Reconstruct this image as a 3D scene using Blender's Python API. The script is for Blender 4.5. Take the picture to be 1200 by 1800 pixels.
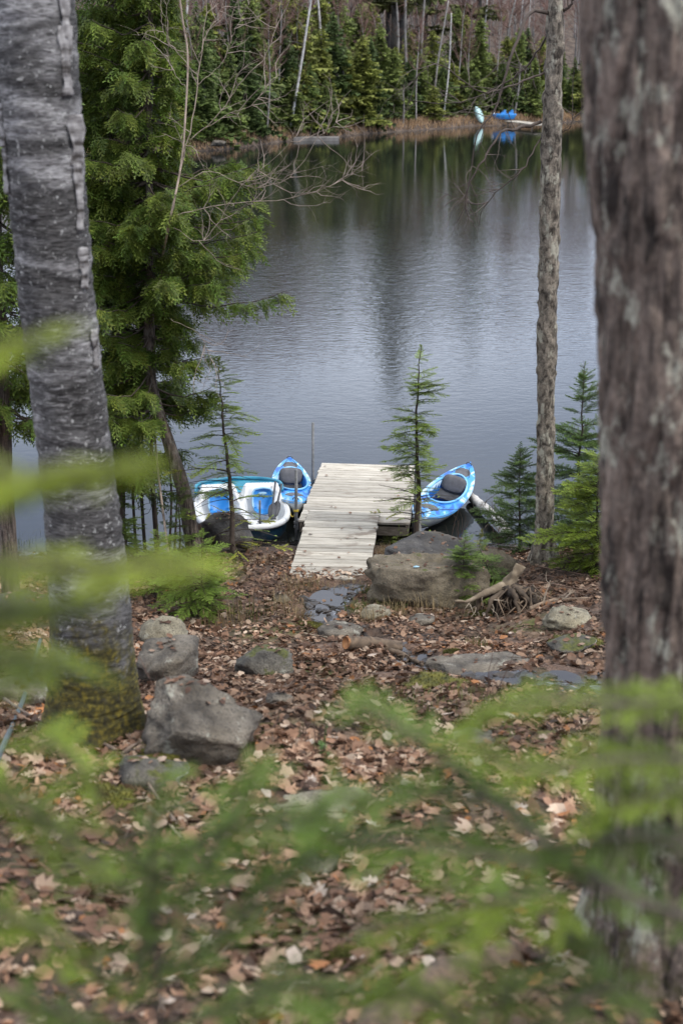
import bpy, math, random
import numpy as np
from mathutils import Vector, Matrix
R = math.radians
for o in list(bpy.data.objects): bpy.data.objects.remove(o)
scn = bpy.context.scene
COL = scn.collection

# ------------------------------------------------------------------ camera
EYE = 7.6                                    # eye height above the lake
PITCH = math.atan(812 / 2500)
cam_d = bpy.data.cameras.new('camera')
cam = bpy.data.objects.new('camera', cam_d); COL.objects.link(cam)
cam.location = (0, 0, EYE)
cam.rotation_euler = (math.pi / 2 - PITCH, 0, 0)
cam_d.sensor_fit = 'HORIZONTAL'; cam_d.sensor_width = 24.0; cam_d.lens = 50.0
cam_d.clip_start = 0.05; cam_d.clip_end = 2000
cam_d.dof.use_dof = True; cam_d.dof.focus_distance = 22.5; cam_d.dof.aperture_fstop = 2.0
scn.camera = cam

# ------------------------------------------------------------------ sky, sun, exposure
SUN_EL, SUN_AZ = R(52), R(118)               # azimuth from +Y towards +X: high, behind the right shoulder
w = bpy.data.worlds.new('World'); scn.world = w; w.use_nodes = True
nt = w.node_tree; nt.nodes.clear()
def WN(t, **k):
    n = nt.nodes.new(t)
    for a, b in k.items(): setattr(n, a, b)
    return n
out = WN('ShaderNodeOutputWorld'); bg = WN('ShaderNodeBackground'); bg.inputs[1].default_value = 0.1
sky = WN('ShaderNodeTexSky', sky_type='NISHITA', sun_disc=False, sun_elevation=SUN_EL, sun_rotation=SUN_AZ)
tc = WN('ShaderNodeTexCoord'); mp = WN('ShaderNodeMapping'); mp.inputs['Scale'].default_value = (1.5, 1.5, 4.0)
mp.inputs['Location'].default_value = (1.583, -3.387, -5.259)
nz = WN('ShaderNodeTexNoise'); nz.inputs['Scale'].default_value = 1.6; nz.inputs['Detail'].default_value = 6
rp = WN('ShaderNodeValToRGB')
rp.color_ramp.elements[0].position = 0.38; rp.color_ramp.elements[0].color = (4.5, 5.6, 8.2, 1)
rp.color_ramp.elements[1].position = 0.66; rp.color_ramp.elements[1].color = (10.6, 11.7, 14.0, 1)
mx = WN('ShaderNodeMix', data_type='RGBA'); mx.inputs[0].default_value = 0.88
L = nt.links.new
L(tc.outputs['Generated'], mp.inputs[0]); L(mp.outputs[0], nz.inputs['Vector']); L(nz.outputs['Fac'], rp.inputs[0])
# overcast sky: blue-grey low down, whiter and brighter overhead
sx = WN('ShaderNodeSeparateXYZ'); zr = WN('ShaderNodeValToRGB'); zr.color_ramp.elements[0].position = .15; zr.color_ramp.elements[0].color = (1, 1, 1, 1); zr.color_ramp.elements[1].position = .85; zr.color_ramp.elements[1].color = (1.68, 1.46, 1.12, 1)
mz = WN('ShaderNodeMix', data_type='RGBA', blend_type='MULTIPLY'); mz.inputs[0].default_value = 1.0
L(tc.outputs['Generated'], sx.inputs[0]); L(sx.outputs[2], zr.inputs[0]); L(rp.outputs[0], mz.inputs[6]); L(zr.outputs[0], mz.inputs[7])
L(sky.outputs[0], mx.inputs[6]); L(mz.outputs[2], mx.inputs[7]); L(mx.outputs[2], bg.inputs[0]); L(bg.outputs[0], out.inputs[0])
sd = bpy.data.lights.new('sun', 'SUN'); sd.energy = 1.5; sd.angle = R(12); sd.color = (1.0, 0.95, 0.87)
sun = bpy.data.objects.new('sun', sd); COL.objects.link(sun)
sdir = Vector((math.sin(SUN_AZ) * math.cos(SUN_EL), math.cos(SUN_AZ) * math.cos(SUN_EL), math.sin(SUN_EL)))
sun.rotation_euler = sdir.to_track_quat('Z', 'Y').to_euler(); sun.location = (0, 0, 40)
vs = scn.view_settings
vs.view_transform = 'Standard'; vs.look = 'None'; vs.gamma = 1; vs.use_curve_mapping = False
vs.exposure = 0.74
scn.render.engine = 'CYCLES'
cy = scn.cycles
cy.use_denoising = True; cy.max_bounces = 6; cy.transparent_max_bounces = 8; cy.diffuse_bounces = 3; cy.glossy_bounces = 3
cy.transmission_bounces = 3; cy.caustics_reflective = False; cy.caustics_refractive = False; cy.use_adaptive_sampling = False

# ------------------------------------------------------------------ numbers
def rng(s): return np.random.default_rng(s)
def lerp(a, b, t): return a + (b - a) * t
def sstep(a, b, x):
    t = np.clip((x - a) / (b - a), 0, 1); return t * t * (3 - 2 * t)
def _h(ix, iy, iz, s):
    h = (ix.astype(np.int64) * 374761393 + iy.astype(np.int64) * 668265263 + iz.astype(np.int64) * 2147483647 + s * 974634777) & 0xFFFFFFFF
    h = ((h ^ (h >> 13)) * 1274126177) & 0xFFFFFFFF
    h = ((h ^ (h >> 16)) * 2246822519) & 0xFFFFFFFF
    return ((h ^ (h >> 15)) & 0xFFFFFF) / 16777215.0
def vn(P, s=0):                              # value noise, -1..1
    P = np.asarray(P, float); i = np.floor(P); f = P - i; f = f * f * f * (f * (f * 6 - 15) + 10); i = i.astype(np.int64)
    x, y, z = i[..., 0], i[..., 1], i[..., 2]; fx, fy, fz = f[..., 0], f[..., 1], f[..., 2]
    def c(a, b, d): return _h(x + a, y + b, z + d, s)
    v = lerp(lerp(lerp(c(0,0,0), c(1,0,0), fx), lerp(c(0,1,0), c(1,1,0), fx), fy), lerp(lerp(c(0,0,1), c(1,0,1), fx), lerp(c(0,1,1), c(1,1,1), fx), fy), fz)
    return v * 2 - 1
def fbm(P, s=0, o=4, g=0.5):
    P = np.asarray(P, float); t = 0; a = 1
    for k in range(o):
        t = t + a * vn(P * 2.03 ** k + 17.3 * k, s + k); a *= g
    return t
def n2(x, y, f, s=0, o=3): 
    x, y = np.broadcast_arrays(np.asarray(x, float), np.asarray(y, float))
    return fbm(np.stack([x * f, y * f, x * 0 + 0.37], -1), s, o)

# ------------------------------------------------------------------ pixel (of the 1200 x 1800 photograph) -> place
cP, sP = math.cos(PITCH), math.sin(PITCH)
def ray(px, py):
    a, b = (px - 600) / 2500, (900 - py) / 2500
    return np.array([a, cP + b * sP, -sP + b * cP])
def PD(px, py, d):                           # the point at ground distance y = d
    r = ray(px, py); return np.array([0, 0, EYE]) + r * (d / r[1])
def PZ(px, py, z):                           # the point at height z
    r = ray(px, py); return np.array([0, 0, EYE]) + r * ((z - EYE) / r[2])
def depth_of(p): return p[1] * cP + (EYE - p[2]) * sP
def mpp(p): return depth_of(p) / 2500        # metres per photograph pixel at p

# ------------------------------------------------------------------ the lie of the land
_gd = [-12, 0, 4.5, 7, 9, 11, 13, 15, 17, 18.5, 20, 21.3, 22.3, 24, 30, 45, 70]
_gz = [8.4, 5.3, 4.05, 3.45, 2.95, 2.38, 1.72, 1.12, 0.68, 0.45, 0.27, 0.10, -0.08, -0.55, -1.6, -3, -4]
def g0(x, y):
    x, y = np.broadcast_arrays(np.asarray(x, float), np.asarray(y, float))
    yy = y + 0.5 * n2(x, 0, 0.22, 5, 2) * sstep(17, 22, y)
    z = np.interp(yy, _gd, _gz)
    amp = 0.15 + 0.85 * sstep(22.5, 15, y)
    z = z + amp * (0.13 * n2(x, y, 0.5, 11, 3) + 0.035 * n2(x, y, 2.3, 12, 3))
    z = z + 0.16 * np.exp(-(((x + 1.6) / 1.1) ** 2 + ((y - 9.2) / 1.0) ** 2))
    z = z + 0.3 * sstep(1.6, 3.2, x) * sstep(21.8, 19, y) * sstep(12, 16, y)
    return z
_ds = np.concatenate([np.arange(2.0, 26, 0.03), np.arange(26, 40, .2)])
def GP0(px, py, gf):                         # where the ray through a pixel meets the slope
    r = ray(px, py); d = _ds
    for _ in range(2):
        P = r[None] * (d / r[1])[:, None]; k = np.nonzero(P[:, 2] + EYE < gf(P[:, 0], P[:, 1]))[0]
        i = k[0] if len(k) else len(d) - 1; d = np.linspace(d[max(i - 1, 0)], d[i], 24)
    p = r * (d[-1] / r[1]); return np.array([p[0], p[1], float(gf(np.array([p[0]]), np.array([p[1]]))[0])])
STREAM = [GP0(a, b, g0)[:2] for a, b in [(610,1030),(575,1052),(562,1080),(610,1108),(690,1136),(735,1156),(830,1178),(905,1186),(980,1194),(1050,1204),(1130,1215)]]
STREAM = np.array(STREAM); SW = np.array([.28,.30,.24,.16,.14,.26,.30,.5,.55,.5,.4])
def stream_d(x, y):
    x, y = np.broadcast_arrays(np.asarray(x, float), np.asarray(y, float))
    best = np.full(x.shape, 99.0)
    for i in range(len(STREAM) - 1):
        a, b = STREAM[i], STREAM[i + 1]; ab = b - a; l2 = ab @ ab
        t = np.clip(((x - a[0]) * ab[0] + (y - a[1]) * ab[1]) / l2, 0, 1)
        d = np.hypot(x - a[0] - ab[0] * t, y - a[1] - ab[1] * t) / (SW[i] + (SW[i + 1] - SW[i]) * t)
        best = np.minimum(best, d)
    return best                              # 1 at the edge of the trickle
def g(x, y):
    x, y = np.broadcast_arrays(np.asarray(x, float), np.asarray(y, float))
    z = g0(x, y)
    m = (y > 10) & (y < 21)
    if m.any():
        s = stream_d(x[m], y[m]) + 0.35 * n2(x[m], y[m], 3.1, 40, 2)
        z = z.copy(); z[m] -= 0.07 * sstep(1.5, 0.6, s)
    return z
def GP(px, py): return GP0(px, py, g)
def gz(x, y): return float(g(np.array([x]), np.array([y]))[0])

# ------------------------------------------------------------------ mesh building
class MB:
    def __init__(s): s.V = []; s.F = []; s.C = []; s.n = 0
    def add(s, V, *Fs, col=None):
        V = np.asarray(V, float).reshape(-1, 3)
        for F in Fs:
            F = np.asarray(F, int)
            if len(F): s.F.append(F + s.n)
        s.V.append(V); s.n += len(V)
        c = np.ones((len(V), 4)); 
        if col is not None: c[:, :3] = np.asarray(col, float).reshape(-1, 3) if np.ndim(col) > 1 else col
        s.C.append(c); return s
    def mesh(s, name, origin=(0, 0, 0), smooth=True):
        V = np.concatenate(s.V) - np.asarray(origin, float); used = np.zeros(len(V), bool)
        for F in s.F: used[F.ravel()] = True
        if not used.all():                   # drop points no face uses
            mp_ = np.cumsum(used) - 1; s.F = [mp_[F] for F in s.F]; s.C = [np.concatenate(s.C)[used]]; V = V[used]
        me = bpy.data.meshes.new(name)
        nl = sum(F.size for F in s.F); nf = sum(len(F) for F in s.F)
        me.vertices.add(len(V)); me.vertices.foreach_set('co', V.astype(np.float32).ravel())
        me.loops.add(nl); me.loops.foreach_set('vertex_index', np.concatenate([F.ravel() for F in s.F]).astype(np.int32))
        sz = np.concatenate([np.full(len(F), F.shape[1]) for F in s.F]); st = np.concatenate([[0], np.cumsum(sz)[:-1]])
        me.polygons.add(nf); me.polygons.foreach_set('loop_start', st.astype(np.int32))
        me.update(calc_edges=True)
        if smooth: me.polygons.foreach_set('use_smooth', np.ones(nf, bool))
        else: me.polygons.foreach_set('use_smooth', np.zeros(nf, bool))
        at = me.color_attributes.new('col', 'FLOAT_COLOR', 'POINT'); at.data.foreach_set('color', np.concatenate(s.C).astype(np.float32).ravel())
        return me
def tag(o, label=None, cat=None, group=None, kind=None):
    if label: o['label'] = label
    if cat: o['category'] = cat
    if group: o['group'] = group
    if kind: o['kind'] = kind
    return o
def link(name, data, parent=None, loc=(0, 0, 0), rot=(0, 0, 0)):
    o = bpy.data.objects.new(name, data); COL.objects.link(o)
    o.location = tuple(float(v) for v in loc); o.rotation_euler = rot
    if parent: o.parent = parent
    return o
def empty(name, loc, label, cat, group=None, rot=(0, 0, 0)):
    o = link(name, None, None, loc, rot); o.empty_display_size = 0.1; return tag(o, label, cat, group)
def put(name, mb, mat, parent=None, origin=None, smooth=True, loc=None):
    """mesh from mb. origin: world point that becomes the object's origin (= the parent's place when it has one)."""
    og = (0, 0, 0) if origin is None else origin
    me = mb.mesh(name, og, smooth); me.materials.append(mat)
    if parent is None: return link(name, me, None, og if loc is None else loc)
    return link(name, me, parent, (0, 0, 0) if loc is None else loc)
def copy_tree(o, parent=None):
    c = o.copy(); COL.objects.link(c); c.parent = parent
    for ch in list(o.children): copy_tree(ch, c)
    return c
def norm(v): return v / (np.linalg.norm(v, axis=-1, keepdims=True) + 1e-12)
def frames(P):
    P = np.asarray(P, float); T = norm(np.gradient(P, axis=0)); N = np.zeros_like(T)
    a = np.array([1.0, 0, 0]) if abs(T[0][0]) < 0.8 else np.array([0, 1.0, 0])
    n = a - T[0] * (a @ T[0]); N[0] = n / np.linalg.norm(n)
    for i in range(1, len(P)):
        n = N[i - 1] - T[i] * (N[i - 1] @ T[i]); N[i] = n / (np.linalg.norm(n) + 1e-12)
    return T, N, np.cross(T, N)
def tube(mb, P, r, sides=6, col=None, disp=None, cap=True):
    P = np.asarray(P, float); n = len(P); r = np.broadcast_to(np.asarray(r, float), (n,))
    T, N, Bn = frames(P); a = np.linspace(0, 2 * math.pi, sides, endpoint=False)
    D = N[:, None] * np.cos(a)[None, :, None] + Bn[:, None] * np.sin(a)[None, :, None]
    V = P[:, None] + D * r[:, None, None]
    if disp is not None: V = V + D * disp(V, a)[..., None]
    V = V.reshape(-1, 3)
    i = np.arange(n - 1)[:, None] * sides; j = np.arange(sides)[None]; j2 = (j + 1) % sides
    F = np.stack([i + j, i + j2, i + sides + j2, i + sides + j], -1).reshape(-1, 4)
    fs = [F]
    if cap:
        V = np.concatenate([V, P[:1], P[-1:]]); k = np.arange(sides); b = n * sides
        fs.append(np.stack([np.full(sides, b), (k + 1) % sides, k], -1))
        fs.append(np.stack([np.full(sides, b + 1), (n - 1) * sides + k, (n - 1) * sides + (k + 1) % sides], -1))
    return mb.add(V, *fs, col=col)
def spline(P, n):
    """Catmull-Rom through control rows (any width)."""
    P = np.asarray(P, float); m = len(P); Q = np.concatenate([[2 * P[0] - P[1]], P, [2 * P[-1] - P[-2]]])
    t = np.linspace(0, m - 1, n); i = np.minimum(t.astype(int), m - 2); u = (t - i)[:, None]
    a, b, c, d = Q[i], Q[i + 1], Q[i + 2], Q[i + 3]
    return 0.5 * (2 * b + (c - a) * u + (2 * a - 5 * b + 4 * c - d) * u ** 2 + (3 * b - a - 3 * c + d) * u ** 3)
def box(mb, c, s, col=None, bev=0.0):
    c = np.asarray(c, float); h = np.asarray(s, float) / 2
    if bev <= 0:
        V = np.array([[x, y, z] for x in (-1, 1) for y in (-1, 1) for z in (-1, 1)]) * h + c
        return mb.add(V, [[0,1,3,2],[4,6,7,5],[0,4,5,1],[2,3,7,6],[0,2,6,4],[1,5,7,3]], col=col)
    x, y, z = h; b = bev                     # box with its top edges chamfered
    V = np.array([[-x,-y,-z],[x,-y,-z],[x,y,-z],[-x,y,-z],[-x,-y,z-b],[x,-y,z-b],[x,y,z-b],[-x,y,z-b],[-x+b,-y+b,z],[x-b,-y+b,z],[x-b,y-b,z],[-x+b,y-b,z]]) + c
    F = [[3,2,1,0],[8,9,10,11]] + [[i, (i+1)%4, 4+(i+1)%4, 4+i] for i in range(4)] + [[4+i, 4+(i+1)%4, 8+(i+1)%4, 8+i] for i in range(4)]
    return mb.add(V, F, col=col)
def grid_faces(nu, nv):
    i = np.arange(nu - 1)[:, None] * nv; j = np.arange(nv - 1)[None]
    return np.stack([i + j, i + nv + j, i + nv + j + 1, i + j + 1], -1).reshape(-1, 4)
def place(mb, T, M, t, colmul=None):
    """stamp template T = (V, [F...], C) with matrices M (k,3,3) at t (k,3)."""
    V, Fs, C = T; k = len(t); n = len(V)
    W = np.einsum('kij,nj->kni', M, V) + t[:, None]
    cc = np.broadcast_to(C[None], (k, n, 3)) * (1 if colmul is None else colmul[:, None])
    off = np.arange(k)[:, None, None] * n
    mb.add(W.reshape(-1, 3), *[(F[None] + off).reshape(-1, F.shape[1]) for F in Fs], col=cc.reshape(-1, 3))
def tmpl(mb):
    return np.concatenate(mb.V), mb.F, np.concatenate(mb.C)[:, :3]
def basis(fwd, up, s=1.0):
    """columns: x = along fwd, y = side, z = up-ish; (k,3)."""
    f = norm(np.asarray(fwd, float)); sd = norm(np.cross(up, f)); u = np.cross(f, sd)
    return np.stack([f, sd, u], -1) * np.reshape(s, (-1, 1, 1))

# ------------------------------------------------------------------ materials
def newmat(name):
    m = bpy.data.materials.new(name); m.use_nodes = True; t = m.node_tree
    return m, t, t.nodes['Principled BSDF']
class NT:
    def __init__(s, t): s.t = t
    def n(s, ty, ins=None, **k):
        x = s.t.nodes.new(ty)
        for a, b in k.items(): setattr(x, a, b)
        for a, b in (ins or {}).items(): s.set(x.inputs[a], b)
        return x
    def set(s, sock, v):
        if isinstance(v, bpy.types.NodeSocket): s.t.links.new(v, sock)
        elif isinstance(v, bpy.types.Node): s.t.links.new(v.outputs[0], sock)
        else: sock.default_value = v
    def coord(s, which='Object', scale=(1, 1, 1)):
        c = s.n('ShaderNodeTexCoord'); return s.n('ShaderNodeMapping', {'Vector': c.outputs[which], 'Scale': scale}).outputs[0]
    def noise(s, vec, scale, detail=4, rough=.55, dist=0):
        return s.n('ShaderNodeTexNoise', {'Vector': vec, 'Scale': scale, 'Detail': detail, 'Roughness': rough, 'Distortion': dist}).outputs['Fac']
    def ramp(s, fac, stops):
        r = s.n('ShaderNodeValToRGB', {'Fac': fac}); e = r.color_ramp.elements
        while len(e) < len(stops): e.new(0.5)
        for q, (p, c) in zip(e, stops):
            q.position = p; q.color = (c, c, c, 1) if np.isscalar(c) else (*c, 1)
        return r.outputs[0]
    def mix(s, f, a, b, mode='MIX'):
        x = s.n('ShaderNodeMix', data_type='RGBA', blend_type=mode)
        s.set(x.inputs[0], f); s.set(x.inputs[6], a if not isinstance(a, tuple) else (*a, 1)); s.set(x.inputs[7], b if not isinstance(b, tuple) else (*b, 1))
        return x.outputs[2]
    def math(s, op, a, b=0.5):
        x = s.n('ShaderNodeMath', operation=op); s.set(x.inputs[0], a); s.set(x.inputs[1], b); return x.outputs[0]
    def bump(s, h, st=.5, d=.02, nrm=None):
        x = s.n('ShaderNodeBump', {'Height': h, 'Strength': st, 'Distance': d})
        if nrm is not None: s.set(x.inputs['Normal'], nrm)
        return x.outputs[0]
    def attr(s, name): return s.n('ShaderNodeAttribute', attribute_name=name)
def simple(name, stops, scale=5, rough=.7, bump=.3, bd=.01, stretch=(1, 1, 1), detail=6, rand=0.0, spec=.5, use_col=False, metal=0.0):
    m, t, b = newmat(name); N = NT(t); v = N.coord('Object', stretch)
    if rand: 
        oi = N.n('ShaderNodeObjectInfo'); v = N.n('ShaderNodeVectorMath', {0: v, 1: N.n('ShaderNodeCombineXYZ', {0: N.math('MULTIPLY', oi.outputs['Random'], 37.0), 1: N.math('MULTIPLY', oi.outputs['Random'], 91.0)}).outputs[0]}, operation='ADD').outputs[0]
    f = N.noise(v, scale, detail); c = N.ramp(f, stops)
    if rand:
        k = N.math('ADD', N.math('MULTIPLY', oi.outputs['Random'], rand), 1 - rand / 2); c = N.mix(1.0, c, N.n('ShaderNodeCombineColor', {0: k, 1: k, 2: k}).outputs[0], 'MULTIPLY')
    if use_col: c = N.mix(1.0, c, N.attr('col').outputs['Color'], 'MULTIPLY')
    N.set(b.inputs['Base Color'], c); b.inputs['Roughness'].default_value = rough; b.inputs['Specular IOR Level'].default_value = spec; b.inputs['Metallic'].default_value = metal
    if bump: N.set(b.inputs['Normal'], N.bump(f, bump, bd))
    return m
M = {}
# leaf-like things: colour comes from the piece's own colour attribute
def leafmat(name, trans=.35, rough=.55, var=.35, vscale=3.0):
    m, t, b = newmat(name); N = NT(t); c = N.attr('col').outputs['Color']
    f = N.noise(N.coord('Object'), vscale, 2); k = N.math('ADD', N.math('MULTIPLY', f, var * 2), 1 - var)
    c = N.mix(1.0, c, N.n('ShaderNodeCombineColor', {0: k, 1: k, 2: k}).outputs[0], 'MULTIPLY')
    N.set(b.inputs['Base Color'], c); b.inputs['Roughness'].default_value = rough; b.inputs['Specular IOR Level'].default_value = .3
    if trans:
        tr = N.n('ShaderNodeBsdfTranslucent', {'Color': c}); mx = N.n('ShaderNodeMixShader', {0: trans, 1: b.outputs[0], 2: tr.outputs[0]})
        N.set(t.nodes['Material Output'].inputs[0], mx.outputs[0])
    return m
M['needles'] = leafmat('needles', .4, .5)
M['litter'] = leafmat('dry_leaves', .12, .75, .3, 9)
M['grass'] = leafmat('grass_blades', .3, .6)
M['far_foliage'] = leafmat('far_foliage', .25, .6, .35, .9)
M['far_bare'] = leafmat('bare_twigs', 0, .8, .3, .6)

def ground_mat():
    m, t, b = newmat('forest_floor'); N = NT(t); v = N.coord('Object')
    f1 = N.noise(v, 6, 8, .65); f2 = N.noise(v, 1.1, 4)
    vor = N.n('ShaderNodeTexVoronoi', {'Vector': N.n('ShaderNodeVectorMath', {0: v, 1: N.n('ShaderNodeTexNoise', {'Vector': v, 'Scale': 8.0}).outputs['Color']}, operation='ADD').outputs[0], 'Scale': 14.0})
    cell = N.n('ShaderNodeSeparateColor', {0: vor.outputs['Color']}).outputs[0]
    soil = N.ramp(f1, [(.35, (.012, .008, .006)), (.5, (.032, .021, .015)), (.68, (.085, .055, .038))])
    leaf = N.ramp(cell, [(0, (.05, .028, .02)), (.4, (.13, .072, .048)), (.75, (.2, .125, .088)), (1, (.3, .215, .165))])
    c = N.mix(N.ramp(f2, [(.38, 0.1), (.6, .8)]), soil, leaf)
    mo = N.math('MULTIPLY', N.attr('moss').outputs['Fac'], N.ramp(f1, [(.35, 0), (.55, 1)]))
    c = N.mix(mo, c, N.ramp(N.noise(v, 30, 4), [(.3, (.03, .04, .008)), (.7, (.12, .125, .02))]))
    wet = N.ramp(N.math('ADD', N.attr('wet').outputs['Fac'], N.math('MULTIPLY', N.math('SUBTRACT', N.noise(v, 7, 5, .6), .5), 1.1)), [(.42, 0), (.62, 1)])
    c = N.mix(wet, c, N.ramp(f1, [(.3, (.010, .009, .009)), (.7, (.04, .033, .03))]))
    N.set(b.inputs['Base Color'], c)
    pool = N.ramp(N.math('MULTIPLY', wet, N.noise(v, 4.5, 3)), [(.44, 0), (.5, 1)])
    N.set(b.inputs['Roughness'], N.mix(wet, (.9, .9, .9), N.mix(pool, (.32, .32, .32), (.04, .04, .04))))
    bs = N.math('MULTIPLY', N.math('SUBTRACT', 1.0, pool), .8)
    bm = N.n('ShaderNodeBump', {'Height': f1, 'Strength': bs, 'Distance': .06}); N.set(b.inputs['Normal'], bm.outputs[0])
    return m
M['ground'] = ground_mat()
def water_mat():
    m, t, b = newmat('lake_water'); N = NT(t); v = N.coord('Object')
    sep = N.n('ShaderNodeSeparateXYZ', {0: v}); y = sep.outputs[1]
    b.inputs['Base Color'].default_value = (.012, .014, .013, 1); b.inputs['Roughness'].default_value = .03; b.inputs['IOR'].default_value = 1.333
    n1 = N.noise(N.coord('Object', (1.0, 1.6, 1)), 3.4, 3, .55, .5)
    n2_ = N.noise(N.coord('Object', (1.0, 1.5, 1)), 1.1, 2, .5, .3)
    h = N.math('ADD', N.math('MULTIPLY', n1, .55), N.math('MULTIPLY', n2_, .35))
    patch = N.noise(N.coord('Object', (.8, .45, 1)), .07, 3, .6)
    calm = N.n('ShaderNodeMapRange', {'Value': y, 'From Min': 27.0, 'From Max': 46.0, 'To Min': .10, 'To Max': .55}).outputs[0]
    st = N.math('MULTIPLY', calm, N.ramp(patch, [(.38, .45), (.62, 1)]))
    far = N.n('ShaderNodeMapRange', {'Value': y, 'From Min': 50.0, 'From Max': 100.0, 'To Min': 1.0, 'To Max': .18}).outputs[0]
    st = N.math('MULTIPLY', st, far)
    bm = N.n('ShaderNodeBump', {'Height': h, 'Strength': st, 'Distance': .055}); N.set(b.inputs['Normal'], bm.outputs[0])
    return m
M['water'] = water_mat()

def rockmat(name, lo, hi, lich=(.33, .33, .28), moss=.0, warm=(.13, .10, .06)):
    m, t, b = newmat(name); N = NT(t); v = N.coord('Object')
    f = N.noise(v, 3.2, 8, .62); sp = N.noise(v, 55, 3, .7); big = N.noise(v, 1.3, 3)
    c = N.ramp(f, [(.36, lo), (.64, hi)]); c = N.mix(N.ramp(big, [(.45, 0), (.7, .55)]), c, warm)
    c = N.mix(N.ramp(sp, [(.35, .65), (.5, 0)]), c, (.02, .02, .02)); c = N.mix(N.ramp(N.noise(v, 7, 5, .7), [(.6, 0), (.68, .8)]), c, lich)
    if moss:
        gn = N.n('ShaderNodeNewGeometry'); nzz = N.n('ShaderNodeSeparateXYZ', {0: gn.outputs['Normal']}).outputs[2]
        k = N.ramp(N.math('ADD', N.math('MULTIPLY', nzz, .35), N.noise(v, 4, 5, .65)), [(.98 - moss * .5, 0), (1.08 - moss * .5, 1)])
        c = N.mix(k, c, N.ramp(N.noise(v, 40, 3), [(.3, (.025, .032, .008)), (.7, (.10, .105, .02))]))
    N.set(b.inputs['Base Color'], c); b.inputs['Roughness'].default_value = .85
    h = N.math('ADD', N.math('MULTIPLY', f, 1.0), N.math('MULTIPLY', sp, .12)); N.set(b.inputs['Normal'], N.bump(h, .9, .09))
    return m
M['granite'] = rockmat('granite', (.045, .038, .031), (.215, .19, .158))
M['granite_moss'] = rockmat('granite_moss', (.05, .047, .042), (.17, .16, .14), moss=.5)
M['granite_pale'] = rockmat('granite_pale', (.12, .105, .072), (.34, .31, .235), warm=(.26, .22, .13))
M['granite_dark'] = rockmat('granite_dark', (.035, .033, .034), (.10, .095, .095), lich=(.15, .14, .13))
M['granite_brown'] = rockmat('granite_brown', (.08, .064, .043), (.21, .175, .125), lich=(.2, .175, .13), moss=.12, warm=(.12, .095, .045))

def birch_mat():
    m, t, b = newmat('birch_bark'); N = NT(t); v = N.coord('Object')
    str_ = N.noise(N.coord('Object', (3.6, 3.6, 15)), 3.0, 8, .72, .9); fine = N.noise(N.coord('Object', (7, 7, 42)), 2.4, 5, .65, .4)
    band = N.noise(N.coord('Object', (.5, .5, 2.2)), 1.5, 5, .6, .8); pt = N.noise(v, 3.5, 6, .65)
    c = N.ramp(str_, [(.38, (.008, .007, .007)), (.48, (.025, .023, .023)), (.56, (.10, .096, .097)), (.66, (.36, .352, .355))])
    pale = N.ramp(fine, [(.36, (.065, .062, .062)), (.46, (.25, .243, .246)), (.6, (.47, .462, .47))]); bnd = N.ramp(band, [(.46, 0), (.6, .95)])
    c = N.mix(bnd, c, pale)
    c = N.mix(N.math('MULTIPLY', N.ramp(pt, [(.43, 0), (.51, .85)]), N.math('SUBTRACT', 1.1, bnd)), c, N.ramp(fine, [(.4, (.012, .011, .011)), (.6, (.12, .115, .115))]))
    c = N.mix(N.ramp(N.noise(v, 26, 4, .7), [(.60, 0), (.66, .85)]), c, (.55, .55, .54))
    z = N.n('ShaderNodeSeparateXYZ', {0: v}).outputs[2]
    ms = N.ramp(N.math('ADD', N.math('MULTIPLY', z, -.62), N.math('MULTIPLY', N.noise(v, 5, 5, .7), 1.5)), [(.16, 0), (.42, 1)])
    c = N.mix(ms, c, N.ramp(N.noise(v, 28, 4), [(.3, (.014, .012, .004)), (.5, (.06, .052, .008)), (.7, (.19, .15, .015))]))
    N.set(b.inputs['Base Color'], c); b.inputs['Roughness'].default_value = .8
    N.set(b.inputs['Normal'], N.bump(N.math('ADD', str_, N.math('MULTIPLY', fine, .5)), .8, .03))
    return m
M['birch'] = birch_mat()
M['birch_flap'] = simple('birch_flap', [(.38, (.05, .043, .04)), (.48, (.20, .19, .19)), (.64, (.38, .37, .37))], 6, .8, .5, .01, (1, 1, 4), 8)
def furrow_mat(name, plate, dark, lichen, la=.6, zs=.22, sc=16, mossz=None):
    m, t, b = newmat(name); N = NT(t); v = N.coord('Object')
    f = N.noise(N.coord('Object', (1, 1, zs)), sc, 6, .6, .6); f2 = N.noise(v, 38, 4, .7); col = N.attr('col').outputs['Color']
    c = N.ramp(f, [(.38, dark), (.52, plate), (.68, tuple(x * 1.7 for x in plate))])
    c = N.mix(1.0, c, N.ramp(f2, [(.3, .6), (.7, 1.25)]), 'MULTIPLY'); c = N.mix(1.0, c, col, 'MULTIPLY')
    c = N.mix(N.math('MULTIPLY', N.ramp(N.noise(N.coord('Object', (1, 1, .55)), 6.5, 6, .7), [(.54, 0), (.63, 1)]), la), c, lichen)
    if mossz is not None:
        z = N.n('ShaderNodeSeparateXYZ', {0: v}).outputs[2]
        k = N.ramp(N.math('ADD', N.math('MULTIPLY', z, -.8), N.math('MULTIPLY', N.noise(v, 6, 5, .7), 1.4)), [(.62 - mossz, 0), (.85 - mossz, .9)])
        c = N.mix(k, c, (.055, .055, .012))
    N.set(b.inputs['Base Color'], c); b.inputs['Roughness'].default_value = .88
    N.set(b.inputs['Normal'], N.bump(N.math('ADD', f, N.math('MULTIPLY', f2, .25)), .8, .03))
    return m
M['maple'] = furrow_mat('maple_bark', (.15, .115, .094), (.02, .014, .011), (.37, .365, .30), .95, .16, 15, .15)
M['slim_bark'] = furrow_mat('slim_bark', (.17, .145, .115), (.035, .027, .02), (.40, .385, .31), .85, .6, 14)
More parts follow.
